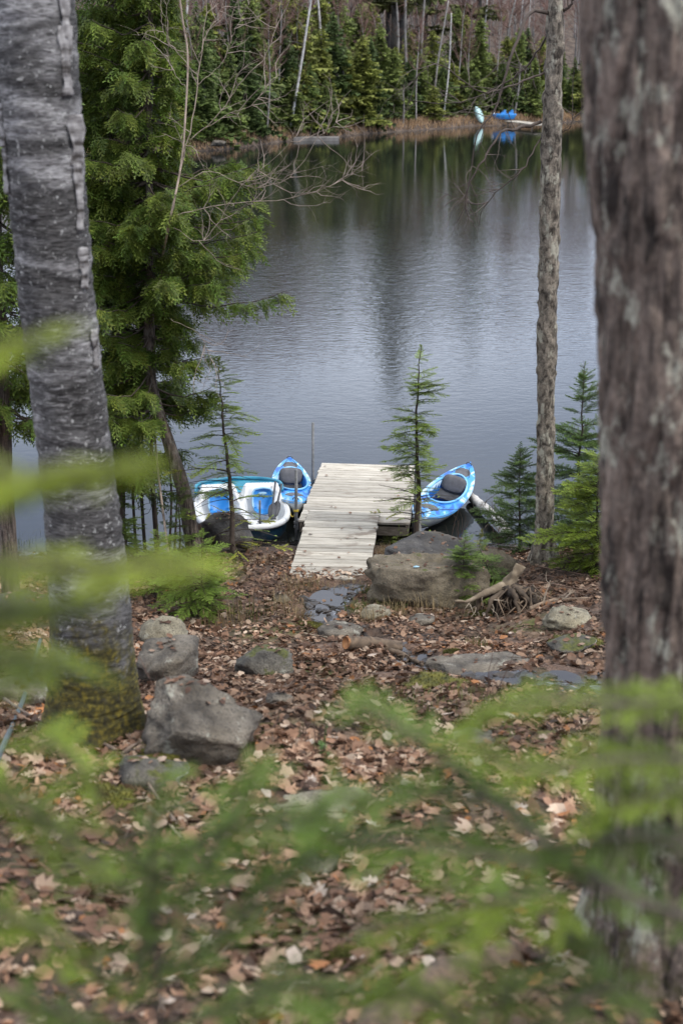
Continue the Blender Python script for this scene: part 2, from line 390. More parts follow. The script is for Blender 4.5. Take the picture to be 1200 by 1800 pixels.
M['cedar_bark'] = furrow_mat('cedar_bark', (.13, .10, .08), (.035, .026, .02), (.27, .26, .22), .5, .12, 26)
M['twig'] = simple('twig', [(.3, (.05, .038, .03)), (.7, (.15, .12, .10))], 9, .8, .3, .003, use_col=True)
M['driftwood'] = simple('driftwood', [(.3, (.10, .08, .06)), (.5, (.24, .195, .145)), (.7, (.42, .36, .28))], 7, .85, .8, .02, (1, 1, 1), 8, use_col=True)
M['log_bark'] = simple('log_bark', [(.3, (.05, .035, .025)), (.7, (.17, .12, .08))], 16, .85, .8, .01)
M['log_cut'] = simple('log_cut', [(.3, (.28, .11, .04)), (.7, (.42, .2, .08))], 22, .8, .3, .004)
M['white_bark'] = simple('white_bark', [(.34, (.10, .09, .085)), (.46, (.45, .43, .41)), (.7, (.66, .64, .62))], 5, .75, .4, .01, (1, 1, 3.5), 8)
M['puddle'] = simple('puddle_water', [(.3, (.018, .014, .011)), (.7, (.03, .024, .02))], 3, .05, .12, .01)
M['mud'] = simple('mud', [(.3, (.014, .011, .010)), (.7, (.05, .04, .034))], 20, .35, .5, .01, use_col=True)
M['moss'] = simple('moss', [(.3, (.022, .026, .005)), (.5, (.075, .072, .010)), (.75, (.15, .135, .02))], 14, .95, 1.0, .02)

def plank_mat():
    m, t, b = newmat('weathered_plank'); N = NT(t); oi = N.n('ShaderNodeObjectInfo'); gn = N.n('ShaderNodeNewGeometry')
    off = N.n('ShaderNodeCombineXYZ', {0: N.math('MULTIPLY', oi.outputs['Random'], 53.0), 1: N.math('MULTIPLY', oi.outputs['Random'], 17.0)})
    v0 = N.n('ShaderNodeTexCoord').outputs['Object']; v = N.n('ShaderNodeVectorMath', {0: v0, 1: off.outputs[0]}, operation='ADD').outputs[0]
    v = N.n('ShaderNodeMapping', {'Vector': v, 'Scale': (1.2, 16, 16)}).outputs[0]
    f = N.noise(v, 2.2, 7, .65, .5)
    c = N.ramp(f, [(.30, (.17, .148, .122)), (.45, (.40, .365, .315)), (.65, (.555, .52, .465))])
    k = N.math('ADD', N.math('MULTIPLY', oi.outputs['Random'], .42), .74); c = N.mix(1.0, c, N.n('ShaderNodeCombineColor', {0: k, 1: k, 2: N.math('MULTIPLY', k, .985)}).outputs[0], 'MULTIPLY')
    p = N.n('ShaderNodeMapping', {'Vector': gn.outputs['Position'], 'Scale': (1.0, 1.4, 1)}).outputs[0]
    st = N.noise(p, 1.5, 5, .6); c = N.mix(N.ramp(st, [(.57, 0), (.66, .75)]), c, (.17, .13, .10))
    kn = N.noise(N.n('ShaderNodeMapping', {'Vector': gn.outputs['Position'], 'Scale': (6, 12, 1)}).outputs[0], 1.0, 2); c = N.mix(N.ramp(kn, [(.72, 0), (.76, .7)]), c, (.12, .085, .06))
    N.set(b.inputs['Base Color'], c); b.inputs['Roughness'].default_value = .75; N.set(b.inputs['Normal'], N.bump(f, .35, .004))
    return m
M['plank'] = plank_mat()
M['frame_wood'] = simple('frame_wood', [(.3, (.10, .082, .065)), (.7, (.24, .2, .16))], 8, .85, .4, .005, (1, 1, 4))
M['steel'] = simple('galvanised_steel', [(.3, (.10, .105, .11)), (.7, (.21, .215, .225))], 14, .6, .1, .002, metal=.3)
M['white_board'] = simple('white_board', [(.3, (.52, .52, .5)), (.7, (.7, .7, .68))], 8, .6, .1)
def kayak_mat(name, a, bcol, c3):
    m, t, b = newmat(name); N = NT(t); f = N.noise(N.coord('Object', (1.2, 3.2, 2)), 1.25, 3, .5, 1.4)
    N.set(b.inputs['Base Color'], N.ramp(f, [(.38, a), (.46, bcol), (.55, bcol), (.61, c3)])); b.inputs['Roughness'].default_value = .38
    N.set(b.inputs['Normal'], N.bump(N.noise(N.coord('Object'), 40, 2), .05, .002)); return m
M['kayak'] = kayak_mat('kayak_deck', (.010, .12, .50), (.05, .31, .72), (.55, .74, .86))
M['kayak_rim'] = simple('kayak_rim', [(.3, (.10, .40, .74)), (.7, (.3, .58, .82))], 2, .4, 0)
M['kayak_in'] = simple('kayak_inside', [(.3, (.01, .09, .36)), (.7, (.02, .15, .50))], 3, .5, 0)
M['kayak_hull'] = simple('kayak_hull', [(.4, (.24, .27, .3)), (.6, (.45, .49, .52))], 2, .45, .05, .002)
M['dark_plastic'] = simple('dark_plastic', [(.3, (.022, .024, .03)), (.7, (.06, .063, .075))], 9, .6, .2, .004)
M['grey_pad'] = simple('grey_pad', [(.3, (.05, .052, .062)), (.7, (.13, .13, .145))], 7, .7, .3, .006)
M['boat_white'] = simple('boat_white', [(.3, (.60, .61, .62)), (.7, (.76, .77, .77))], 3, .35, .03, .002)
M['boat_navy'] = simple('boat_navy', [(.3, (.006, .02, .04)), (.7, (.015, .05, .085))], 3, .35, .03, .002)
M['seat_blue'] = simple('seat_blue', [(.3, (.02, .20, .58)), (.7, (.035, .27, .68))], 3, .4, .03, .002)
M['seat_pale'] = simple('seat_pale', [(.3, (.28, .52, .74)), (.7, (.36, .6, .8))], 3, .4, 0)
M['boat_teal'] = simple('boat_teal', [(.3, (.012, .14, .25)), (.7, (.04, .28, .40))], 4, .4, .05, .004)
M['rope'] = simple('yellow_rope', [(.3, (.38, .27, .02)), (.7, (.58, .44, .05))], 40, .8, .3, .003)
M['pipe'] = simple('grey_pipe', [(.3, (.055, .075, .09)), (.7, (.11, .14, .16))], 6, .45, .05)
M['far_ground'] = simple('far_ground', [(.3, (.032, .023, .018)), (.5, (.078, .056, .044)), (.7, (.13, .098, .075))], 1.3, .95, 1.0, .3, (1, 1, 1), 10)
M['far_trunk'] = simple('far_trunk', [(.3, (.045, .04, .037)), (.7, (.13, .12, .11))], 3, .9, 0, rand=.5)
M['far_birch'] = simple('far_birch', [(.35, (.22, .21, .2)), (.5, (.52, .5, .48)), (.7, (.62, .61, .59))], 2.5, .8, 0, (1, 1, 2))
M['far_grey'] = simple('far_grey', [(.35, (.18, .165, .155)), (.7, (.34, .32, .305))], 1.5, .8, 0, rand=.4)
M['trash_blue'] = simple('trash_blue', [(.3, (.16, .36, .5)), (.7, (.4, .58, .68))], 12, .5, .2)
M['sup_board'] = simple('pale_board', [(.3, (.34, .55, .56)), (.7, (.5, .68, .68))], 2, .4, 0)

# ------------------------------------------------------------------ ground and water
def build_ground():
    ys = np.concatenate([np.linspace(-12, 2.5, 40)[:-1], np.linspace(2.5, 23.5, 430), np.linspace(23.5, 70, 40)[1:]])
    u = np.linspace(-1, 1, 361); Y = np.repeat(ys[:, None], len(u), 1)
    X = (0.27 * np.maximum(Y, 3) + 1.6) * u[None] + 90 * np.sign(u)[None] * np.abs(u[None]) ** 15
    Z = g(X, Y) + 0.012 * n2(X, Y, 11, 21, 2)
    P = np.stack([X, Y, Z], -1).reshape(-1, 3)
    mb = MB(); mb.add(P, grid_faces(len(ys), len(u))[:, ::-1]); o = put('ground', mb, M['ground']); o['kind'] = 'structure'
    wet = np.zeros(len(P)); m = (P[:, 1] > 10) & (P[:, 1] < 21)
    wet[m] = sstep(1.35, 0.5, stream_d(P[m, 0], P[m, 1]))
    wet = np.maximum(wet, sstep(.16, .04, P[:, 2]) * .75)
    mos = np.zeros(len(P))
    for a, b_, r in [(270,1310,.45),(190,1400,.5),(1010,1125,.6),(780,1205,.7),(550,1105,.35),(720,1745,.5),(620,1690,.3),(40,1290,.6),(640,1070,.3),(850,1075,.3),(330,1340,.35),(480,1110,.5),(560,1180,.4),(700,1260,.6),(900,1280,.6),(430,1300,.4),(640,1500,.4),(350,1500,.5),(150,1560,.6),(820,1560,.5),(930,1100,.4),(520,1640,.4)]:
        p = GP(a, b_); mos = np.maximum(mos, np.exp(-((P[:, 0] - p[0]) ** 2 + (P[:, 1] - p[1]) ** 2) / r ** 2))
    for nme, val in (('wet', wet), ('moss', mos)):
        at = o.data.attributes.new(nme, 'FLOAT', 'POINT'); at.data.foreach_set('value', val.astype(np.float32))
build_ground()
mb = MB(); xs = np.linspace(-160, 160, 9); ysw = np.linspace(20.2, 260, 9)
mb.add(np.stack(np.meshgrid(xs, ysw, indexing='ij') + [np.zeros((9, 9))], -1).reshape(-1, 3), grid_faces(9, 9))
o = put('lake_water', mb, M['water']); o['kind'] = 'structure'

# ------------------------------------------------------------------ dock and gangway
def plank_run(parent, n, pitch, wid, length, thick, seed, mat):
    """n planks side by side along local +y, each lying across local x."""
    r = rng(seed); meshes = []
    for k in range(3):
        mb = MB(); box(mb, (0, 0, 0), (length, wid, thick), bev=.006); me = mb.mesh('plank', smooth=False); me.materials.append(mat); meshes.append(me)
    for i in range(n):
        o = link('plank', meshes[i % 3], parent, (r.normal(0, .008), (i + .5) * pitch, r.normal(0, .0025)), (r.normal(0, .006), r.normal(0, .003), r.normal(0, .003)))
nl, nr, fl = PZ(524, 916, .36), PZ(716, 926, .36), PZ(566, 815, .36)
dk_dir = fl - nl; dk_len = float(np.linalg.norm(dk_dir[:2])); dk_yaw = math.atan2(-dk_dir[0], dk_dir[1])
dk_w = 1.80
xax = np.array([math.cos(dk_yaw), math.sin(dk_yaw), 0]); yax = np.array([-math.sin(dk_yaw), math.cos(dk_yaw), 0])
dk_o = nl + xax * dk_w / 2
dock = empty('dock', dk_o, 'weathered wooden dock platform standing over the water between two kayaks', 'dock', rot=(0, 0, dk_yaw))
plank_run(dock, 23, dk_len / 23, dk_len / 23 - .014, dk_w, .034, 1, M['plank'])
for x in (-dk_w / 2 + .045, 0, dk_w / 2 - .045):
    mb = MB(); box(mb, (x, dk_len / 2, -.11), (.045, dk_len - .02, .16)); put('joist', mb, M['frame_wood'], dock, smooth=False)
for y in (.03, dk_len - .03):
    mb = MB(); box(mb, (0, y, -.13), (dk_w - .14, .04, .14)); put('header_beam', mb, M['frame_wood'], dock, smooth=False)
def local_dock(p):
    d = np.asarray(p) - dk_o; return d @ xax, d @ yax, d[2]
for (lx, ly, zt, r) in [(-dk_w/2 - .06, dk_len * .72, 1.02, .026), (-dk_w/2 - .05, .12, .83, .026), (dk_w/2 + .06, .45, 1.0, .026)]:
    po = MB(); tube(po, [(lx, ly, -1.1), (lx, ly, 0), (lx + .01, ly, zt)], r, 10); p = put('post', po, M['steel'], dock)
    br = MB(); box(br, (lx + (.03 if lx < 0 else -.03), ly, -.09), (.03, .10, .16)); box(br, (lx, ly, -.06), (.07, .075, .03)); box(br, (lx, ly, -.13), (.07, .075, .03)); put('bracket', br, M['steel'], p, smooth=False)
# gangway
gnl, gnr, gfl = PZ(505, 1017, .33), PZ(646, 1028, .33), PZ(542, 899, .415)
gd = gfl - gnl; glen = float(np.linalg.norm(gd)); gyaw = math.atan2(-gd[0], gd[1]); gw = float(np.linalg.norm(gnr - gnl)) * .985
gx = np.array([math.cos(gyaw), math.sin(gyaw), 0]); go = gnl + gx * gw / 2
gang = empty('gangway', go, 'pale plank gangway sloping from the muddy bank up onto the dock', 'gangway', rot=(math.atan2(gd[2], math.hypot(gd[0], gd[1])), 0, gyaw))
plank_run(gang, 19, glen / 19, glen / 19 - .014, gw, .032, 2, M['plank'])
for x in (-gw / 2 + .06, gw / 2 - .06):
    mb = MB(); box(mb, (x, glen * .42, -.065), (.045, glen * .80, .09)); put('stringer', mb, M['frame_wood'], gang, smooth=False)
# white board leaning by the sapling at the dock's corner
p = PZ(736, 948, .1); o = MB(); box(o, p + [0.0, .05, .33], (.075, .02, .7)); tag(put('white_plank', o, M['white_board'], None, p, smooth=False), 'narrow white board standing at the dock corner behind the slim fir', 'board')

# ------------------------------------------------------------------ kayaks
def ellipse_patch(mb, cx, cy, a, b, hz, lift, n=20):
    rr = np.linspace(0, 1, 5); th = np.linspace(0, 2 * math.pi, n, endpoint=False)
    V = []
    for q in rr:
        x = cx + a * q * np.cos(th); y = cy + b * q * np.sin(th); V.append(np.stack([x, y, hz(x, y) + lift * (1 - q ** 4) + .002], -1))
    V = np.concatenate(V); i = np.arange(4)[:, None] * n; j = np.arange(n)[None]; j2 = (j + 1) % n
    mb.add(V, np.stack([i + j, i + n + j, i + n + j2, i + j2], -1).reshape(-1, 4))
def make_kayak(name, label, loc, rot, Lh=1.46, seed=0):
    t = empty(name, loc, label, 'kayak', 'blue kayaks moored by the dock', rot)
    W = .37
    def hw(u): return W * np.maximum(1 - np.abs(u) ** 2.3, 0) ** .72
    def sheer(u): return .27 + .13 * np.abs(u) ** 2.4
    def keel(u): return .0 + .24 * np.abs(u) ** 5
    us = np.sin(np.linspace(-1, 1, 70) * math.pi / 2); vs_ = np.linspace(-1, 1, 25)
    U, Vv = np.meshgrid(us, vs_, indexing='ij')
    hy = hw(U) * np.sin(Vv * math.pi / 2); hz_ = keel(U) + (sheer(U) - keel(U)) * (1 - np.cos(Vv * math.pi / 2)) ** .85
    mb = MB(); mb.add(np.stack([U * Lh, hy * (1 - .04 * (1 - np.abs(Vv))), hz_], -1).reshape(-1, 3), grid_faces(70, 25)[:, ::-1]); put('hull', mb, M['kayak_hull'], t)
    x0, a, b = .14, .70, .278
    def dz(x, y):
        u = np.clip(x / Lh, -1, 1); return sheer(u) + .075 * np.clip(1 - (y / (hw(u) + 1e-4)) ** 2, 0, 1) * (1 - .5 * np.abs(u))
    us = np.linspace(-1, 1, 150); us = np.sign(us) * np.abs(us) ** .9; vs_ = np.linspace(-1, 1, 61); U, Vv = np.meshgrid(us, vs_, indexing='ij')
    x = U * Lh; y = hw(U) * Vv * 1.012; e = np.sqrt(((x - x0) / a) ** 2 + (y / b) ** 2)
    z = dz(x, y) + .006 * np.cos(y * 46) * (e > 1.15) * (1 - np.abs(Vv)) ; k = sstep(1.0, .86, e)
    z = z * (1 - k) + .07 * k
    z = np.where(np.abs(Vv) > .985, z - .03, z)
    F = grid_faces(150, 61); V = np.stack([x, y, z], -1).reshape(-1, 3); ef = e.reshape(-1)[F].max(1)
    mb = MB(); mb.add(V, F[ef >= .97]); put('deck', mb, M['kayak'], t)
    mb = MB(); mb.add(V, F[ef < .97]); put('cockpit_tub', mb, M['kayak_in'], t)
    th = np.linspace(0, 2 * math.pi, 49); P = np.stack([x0 + a * 1.02 * np.cos(th), b * 1.02 * np.sin(th), dz(x0 + a * 1.02 * np.cos(th), b * np.sin(th)) + .018], -1)
    mb = MB(); tube(mb, P, .02, 8, cap=False); put('coaming', mb, M['kayak_rim'], t)
    # seat: pan and padded back
    mb = MB(); s = np.linspace(-1, 1, 13); A, Bq = np.meshgrid(s, s, indexing='ij')
    mb.add(np.stack([x0 + .18 + A * .19, Bq * .2, .12 + .03 * (A ** 2 + Bq ** 2)], -1).reshape(-1, 3), grid_faces(13, 13)); st = put('seat', mb, M['dark_plastic'], t)
    th = np.linspace(0, 2 * math.pi, 20, endpoint=False); rings = []
    for q, dx in ((.0, -.028), (.75, -.03), (1, -.01), (1, .02), (.75, .045), (0, .045)):
        cy_, cz = np.sign(np.cos(th)) * np.abs(np.cos(th)) ** .6, np.sign(np.sin(th)) * np.abs(np.sin(th)) ** .6
        rings.append(np.stack([x0 + .40 + dx + .10 * cz * q * .6, .215 * cy_ * q, .30 + .135 * cz * q], -1))
    V = np.concatenate(rings); i = np.arange(5)[:, None] * 20; j = np.arange(20)[None]; j2 = (j + 1) % 20
    mb = MB(); mb.add(V, np.stack([i + j, i + j2, i + 20 + j2, i + 20 + j], -1).reshape(-1, 4)); put('backrest', mb, M['grey_pad'], t)
    mb = MB(); ellipse_patch(mb, -.86, 0, .14, .16, dz, .012); put('hatch_cover', mb, M['grey_pad'], t)
    mb = MB(); ellipse_patch(mb, 1.02, 0, .17, .14, dz, .01); put('tank_well', mb, M['grey_pad'], t)
    for sx in (-1, 1):
        mb = MB(); xx = np.linspace(.86, 1.2, 9); tube(mb, np.stack([xx, sx * (.17 - (xx - .86) * 2 * .17), dz(xx, xx * 0) + .022], -1), .006, 5); put('bungee', mb, M['dark_plastic'], t)
    for xe in (-1.36, 1.36):
        mb = MB(); q = np.linspace(0, math.pi, 8); zz = float(dz(np.array([xe]), np.array([0.0]))[0])
        tube(mb, np.stack([xe + 0 * q, .05 * np.cos(q), zz + .035 * np.sin(q) - .005], -1), .009, 6); put('carry_handle', mb, M['dark_plastic'], t)
    return t
n_, f_ = PZ(516, 894, .2), PZ(507, 815, .3); mid = (n_ + f_) / 2
make_kayak('kayak', 'blue swirled kayak moored on the pedal boat side of the dock', (mid[0], mid[1], -.03), (R(4), R(1), math.atan2(f_[1] - n_[1], f_[0] - n_[0])))
n_, f_ = PZ(741, 902, .35), PZ(806, 833, .45); mid = (n_ + f_) / 2
make_kayak('kayak', 'blue swirled kayak tilted beside the slim fir and fallen white log', (mid[0], mid[1], .10), (R(13), R(-2), math.atan2(f_[1] - n_[1], f_[0] - n_[0])))

# ------------------------------------------------------------------ pedal boat
def pedal_boat():
    c = PZ(424, 908, .15)
    t = empty('pedal_boat', (c[0], c[1] + .1, 0), 'white two-seat pedal boat with blue seats and navy hull nosed onto the bank', 'pedal boat', None, (R(-1.5), 0, R(7)))
    A, Bq, ex = .78, 1.18, 3.0
    th = np.linspace(0, 2 * math.pi, 72, endpoint=False)
    def plan(s): return np.stack([A * s * np.sign(np.cos(th)) * np.abs(np.cos(th)) ** (2 / ex), Bq * s * np.sign(np.sin(th)) * np.abs(np.sin(th)) ** (2 / ex)], -1)
    def rings(lst):
        V = np.concatenate([np.concatenate([plan(s), np.full((72, 1), z)], 1) for s, z in lst]); n = len(lst)
        i = np.arange(n - 1)[:, None] * 72; j = np.arange(72)[None]; j2 = (j + 1) % 72
        return V, np.stack([i + j, i + j2, i + 72 + j2, i + 72 + j], -1).reshape(-1, 4)
    mb = MB(); mb.add(*rings([(.0, -.12), (.7, -.12), (.86, -.08), (.94, .04), (.965, .2), (.965, .235)])); put('hull', mb, M['boat_navy'], t)
    mb = MB(); mb.add(*rings([(.955, .215), (1.0, .222), (1.025, .25), (1.025, .285), (1.0, .31), (.96, .315), (.945, .30)])); put('gunwale', mb, M['boat_white'], t)
    # upper shell: wells, console, seat humps
    sr = np.linspace(0, 1, 46); V = np.concatenate([plan(.955 * s) for s in sr]); x, y = V[:, 0], V[:, 1]
    z = np.full(len(V), .30)
    edge = np.repeat(sr, 72)
    well = sstep(.97, .86, edge) * sstep(.02, .12, np.abs(x) - .02) * sstep(.36, .2, y)
    z = z - .2 * well
    hump = sstep(.37, .27, np.abs(np.abs(x) - .37)) * sstep(.02, .3, y) * sstep(.78, .55, y)
    z = z + .25 * hump - .06 * sstep(.6, .8, y) * sstep(.95, .8, edge)
    z = z + .07 * np.exp(-(x / .10) ** 2) * sstep(.3, 0, y)
    i = np.arange(45)[:, None] * 72; j = np.arange(72)[None]; j2 = (j + 1) % 72
    mb = MB(); mb.add(np.stack([x, y, z], -1), np.stack([i + j, i + 72 + j, i + 72 + j2, i + j2], -1).reshape(-1, 4)); put('shell', mb, M['boat_white'], t)
    for sx in (-1, 1):
        u = np.linspace(0, 1, 22); v = np.linspace(-1, 1, 15); U, Vv = np.meshgrid(u, v, indexing='ij')
        prof = spline([(-.2, .19), (-.05, .18), (.06, .22), (.14, .36), (.185, .50), (.20, .55)], 22)
        wd = np.interp(u, [0, .1, .5, .75, .92, 1], [.13, .155, .175, .17, .12, .02])
        X = sx * .37 + wd[:, None] * Vv; Y = prof[:, :1] + 0 * Vv - .05 * Vv ** 2 * (U > .35); Z = prof[:, 1:] + .05 * Vv ** 2 * (1 - sstep(.35, .6, U)) + .012
        mb = MB(); mb.add(np.stack([X, Y, Z], -1).reshape(-1, 3), grid_faces(22, 15)[:, ::-1]); s_ = put('seat', mb, M['seat_blue'], t)
        md = s_.modifiers.new('thick', 'SOLIDIFY'); md.thickness = .02; md.offset = 0
        mb = MB(); P = np.stack([np.concatenate([X[:, 0], X[::-1, -1]]), np.concatenate([Y[:, 0], Y[::-1, -1]]), np.concatenate([Z[:, 0], Z[::-1, -1]])], -1); tube(mb, P[6:-6], .016, 6); put('seat_piping', mb, M['seat_pale'], s_)
        mb = MB(); q = np.linspace(0, 2 * math.pi, 20, endpoint=False); mb.add(np.stack([sx * .37 + .07 * np.cos(q), .152 + 0 * q - .02 + .01 * np.sin(q), .475 + .022 * np.sin(q)], -1), [list(range(20))]); put('handle_slot', mb, M['seat_pale'], s_, smooth=False)
        # pedal crank in the foot well
        mb = MB(); tube(mb, [(sx * .37 - .14, -.62, .2), (sx * .37 + .14, -.62, .2)], .014, 8)
        for e_ in (-1, 1): box(mb, (sx * .37 + e_ * .12, -.62 + e_ * .05, .2 + e_ * .04), (.09, .1, .025))
        put('pedal', mb, M['dark_plastic'], t)
    mb = MB(); tube(mb, [(.27, -.60, .12), (.27, -.60, .42), (.275, -.6, .56)], .017, 8); s_ = put('steering_lever', mb, M['steel'], t)
    mb = MB(); tube(mb, [(.27, -.60, .10), (.27, -.60, .15)], [.07, .05], 12); put('lever_base', mb, M['boat_teal'], s_)
    # teal rear tub with raised rim
    mb = MB(); mb.add(*rings([(.9, .29), (.93, .36), (.97, .42), (1.0, .44), (.98, .46), (.93, .43), (.86, .33), (.80, .28), (0, .27)]))
    V = np.concatenate(mb.V); F = mb.F[0]; keep = (V[F][:, :, 1] > .62).all(1); m2 = MB(); m2.add(V, F[keep]); put('rear_tub', m2, M['boat_teal'], t)
    mb = MB(); tube(mb, spline([(-.74, .6, .38), (-.70, .9, .46), (-.3, 1.12, .48), (.3, 1.12, .48), (.70, .9, .46), (.74, .6, .38)], 30), .03, 8); put('rear_rail', mb, M['boat_teal'], t)
    return t, c
pb, pbc = pedal_boat()
bpy.context.view_layer.update()
def boat_pt(l): return np.array(pb.matrix_world @ Vector(l))
for (a, b_, lab) in [((.60, .30, .62), (.46, -.52, .22), 'black paddle lying across the pedal boat beside its blue seat'), ((.70, .22, .60), (.52, -.40, .20), 'outer black paddle propped against the pedal boat rim')]:
    a, b_ = boat_pt(a), boat_pt(b_); mb = MB(); og = b_
    t = empty('paddle', og, lab, 'paddle', 'paddles in the pedal boat')
    tube(mb, [b_, lerp(b_, a, .55), a], [.017, .017, .017], 8); put('shaft', mb, M['dark_plastic'], t, og)
    mb = MB(); d = norm(b_ - a); sd = norm(np.cross(d, [0, 0, 1])); L_ = np.linalg.norm(a - b_)
    pts = []; 
    for q, wq in [(0, .02), (.07, .055), (.2, .07), (.30, .06), (.36, .02)]:
        for e_ in (-1, 1):
            for h_ in (-.007, .007): pts.append(b_ - d * q + sd * e_ * wq + np.array([0, 0, h_]))
    F = []
    for q in range(4):
        k = q * 4; F += [[k, k + 2, k + 6, k + 4], [k + 1, k + 5, k + 7, k + 3], [k, k + 4, k + 5, k + 1], [k + 2, k + 3, k + 7, k + 6]]
    F += [[0, 1, 3, 2], [16, 18, 19, 17]]; mb.add(pts, F); put('blade', mb, M['dark_plastic'], t, og)
# mooring rope
a, b_ = boat_pt((.79, -.05, .28)), np.array(dock.matrix_world @ Vector((-dk_w / 2 - .05, .12, .12)))
pts = [a, lerp(a, b_, .3) - [0, 0, .13], lerp(a, b_, .65) - [0, 0, .12], b_]
mb = MB(); tube(mb, spline(pts, 24), .011, 6); q = np.linspace(0, 2 * math.pi * 2, 24); tube(mb, np.stack([b_[0] + .035 * np.cos(q), b_[1] + .035 * np.sin(q), b_[2] + .008 * q / 3], -1), .010, 6)
tag(put('mooring_rope', mb, M['rope'], None, a), 'yellow rope tying the pedal boat to the dock post', 'rope')

# ------------------------------------------------------------------ rocks
def ico(sub):
    import bmesh
    bm = bmesh.new(); bmesh.ops.create_icosphere(bm, subdivisions=sub, radius=1); V = np.array([v.co[:] for v in bm.verts]); F = np.array([[v.index for v in f.verts] for f in bm.faces]); bm.free(); return V, F
ICO = {k: ico(k) for k in (3, 4, 5)}
def rock_shape(size, seed, sub=4, cuts=9, rough=.10, yaw=0.0, top=None, planes=()):
    V, F = ICO[sub]; r = rng(seed); P = V.copy()
    for _ in range(cuts):
        n = norm(r.normal(size=3)); d = r.uniform(.58, .86); k = P @ n - d; P = P - np.where(k > 0, k * .93, 0)[:, None] * n
    for n, d in planes:
        n = norm(np.array(n, float)); k = P @ n - d; P = P - np.where(k > 0, k * .95, 0)[:, None] * n
    if top is not None:
        k = P[:, 2] - top; P[:, 2] -= np.where(k > 0, k * .85, 0)
    P = P * (1 + rough * 1.5 * fbm(P * 1.6, seed, 4)[:, None]) + (.03 * fbm(P * 5, seed + 9, 3) - .05 * np.clip(1 - np.abs(fbm(P * 2.2, seed + 20, 3)) * 9, 0, 1) + .012 * fbm(P * 14, seed + 5, 2))[:, None] * V
    lo, hi = P.min(0), P.max(0); P = (P - (lo + hi) / 2) / ((hi - lo) / 2); P = P * np.asarray(size) / 2
    c, s = math.cos(yaw), math.sin(yaw); P = np.stack([P[:, 0] * c - P[:, 1] * s, P[:, 0] * s + P[:, 1] * c, P[:, 2]], -1)
    return P, F
ROCKS = []; ROCKTOP = []
def rock(px, pyb, wpx, hpx, seed, label, mat='granite', dr=.8, sub=4, cuts=9, yaw=0., top=None, name='boulder', cat='rock', group=None, lift=0, planes=(), d=None):
    p = (GP(px, pyb) if pyb > 300 else PZ(px, pyb, .05) - [0, 1.2, -.15]) if d is None else PD(px, pyb, d); mp_ = mpp(p); W = wpx * mp_; D = W * dr; dep = math.atan2(EYE - p[2], p[1])
    H = max((hpx * mp_ - D * math.sin(dep) * .8) / math.cos(dep), .3 * W * dr) * 1.3
    cx, cy_ = p[0], p[1] + D * .42; P, F = rock_shape((W, D, H), seed, sub, cuts, .10, yaw, top, planes)
    mb = MB(); base = np.array([cx, cy_, p[2] + H * (.24 if pyb < 300 else .17) + lift]); mb.add(P + base, F); o = put(name, mb, M[mat], None, np.array([cx, cy_, p[2]]))
    ROCKS.append((cx, cy_, W / 2, D / 2)); nn = norm(P / (np.array([W, D, H]) / 2) ** 2); kk = nn[:, 2] > .86
    if pyb > 300: ROCKTOP.append((P[kk] + base, W))
    return tag(o, label, cat, group)
rock(752, 1068, 225, 98, 3, 'big brown boulder with a flat split front beside the gangway', 'granite_brown', .50, 5, 10, .05, .5, lift=.09)
rock(768, 1012, 185, 84, 14, 'dark grey domed boulder behind the brown one near the gangway', 'granite_dark', .8, 5, 5, .2, lift=.05)
rock(866, 1025, 110, 84, 31, 'grey boulder half hidden by small firs at the big boulder', 'granite_brown', .8, 4, 7, .4)
rock(352, 1352, 215, 205, 52, 'large angular grey boulder at the foot of the birch', 'granite', .8, 5, 3, 0, None, planes=[((.50, -.42, .76), .40), ((.15, -.95, -.35), .50), ((.9, -.2, -.35), .62), ((-.6, -.5, .5), .72)])
rock(292, 1200, 120, 95, 41, 'blocky grey boulder between the birch and the large angular boulder', 'granite', .9, 4, 9, .2)
rock(284, 1137, 88, 72, 8, 'pale lichen-grey rounded boulder behind the birch trunk', 'granite_pale', .85, 4, 6, .1)
rock(462, 1194, 104, 74, 23, 'dark mossy boulder on the leaves in mid slope', 'granite_moss', .7, 4, 8, .1)
rock(490, 1242, 48, 36, 27, 'small round grey stone below the mossy boulder', 'granite', .9, 4, 5, .1)
rock(1002, 1106, 92, 56, 61, 'pale boulder beside the old stump', 'granite_pale', .9, 4, 6, .1)
rock(598, 1122, 84, 34, 71, 'flat pale stone at the lower end of the cut log', 'granite', .9, 4, 6, .1, .15, 'flat_stone', lift=-.06)
rock(660, 1090, 56, 22, 72, 'small tan stone before the big brown boulder', 'granite_pale', .9, 3, 6, .1, .35, 'stone')
rock(495, 1062, 34, 26, 73, 'small brown stone at the foot of the gangway', 'granite_brown', .9, 3, 6, .1, None, 'stone')
rock(850, 1186, 200, 30, 74, 'long flat wet slab across the trickle', 'granite', .5, 4, 7, .15, .1, 'flat_stone', lift=-.10)
rock(740, 1100, 50, 20, 75, 'little half-buried stone in front of the small fir', 'granite', .8, 3, 6, .1, .35, 'stone')
rock(1010, 1150, 90, 34, 76, 'low mossy rock against the dark trunk', 'granite_moss', .8, 4, 6, .1)
rock(560, 1440, 190, 80, 77, 'broad low tan rock in the path among the leaves', 'granite_pale', .7, 4, 5, .3, .3, lift=-.12)
rock(525, 1470, 66, 48, 78, 'small blue-grey stone against the low tan rock', 'granite', .8, 3, 7, .1, None, 'stone')
rock(563, 1540, 80, 60, 79, 'small blue-grey stone lower on the path', 'granite', .8, 3, 7, .5, None, 'stone')
rock(40, 1090, 120, 70, 80, 'mossy rock behind the birch at the frame edge', 'granite_moss', .8, 4, 7, .5)
rock(25, 1240, 110, 70, 81, 'grey rock beside the pipe', 'granite', .8, 4, 7, .2)
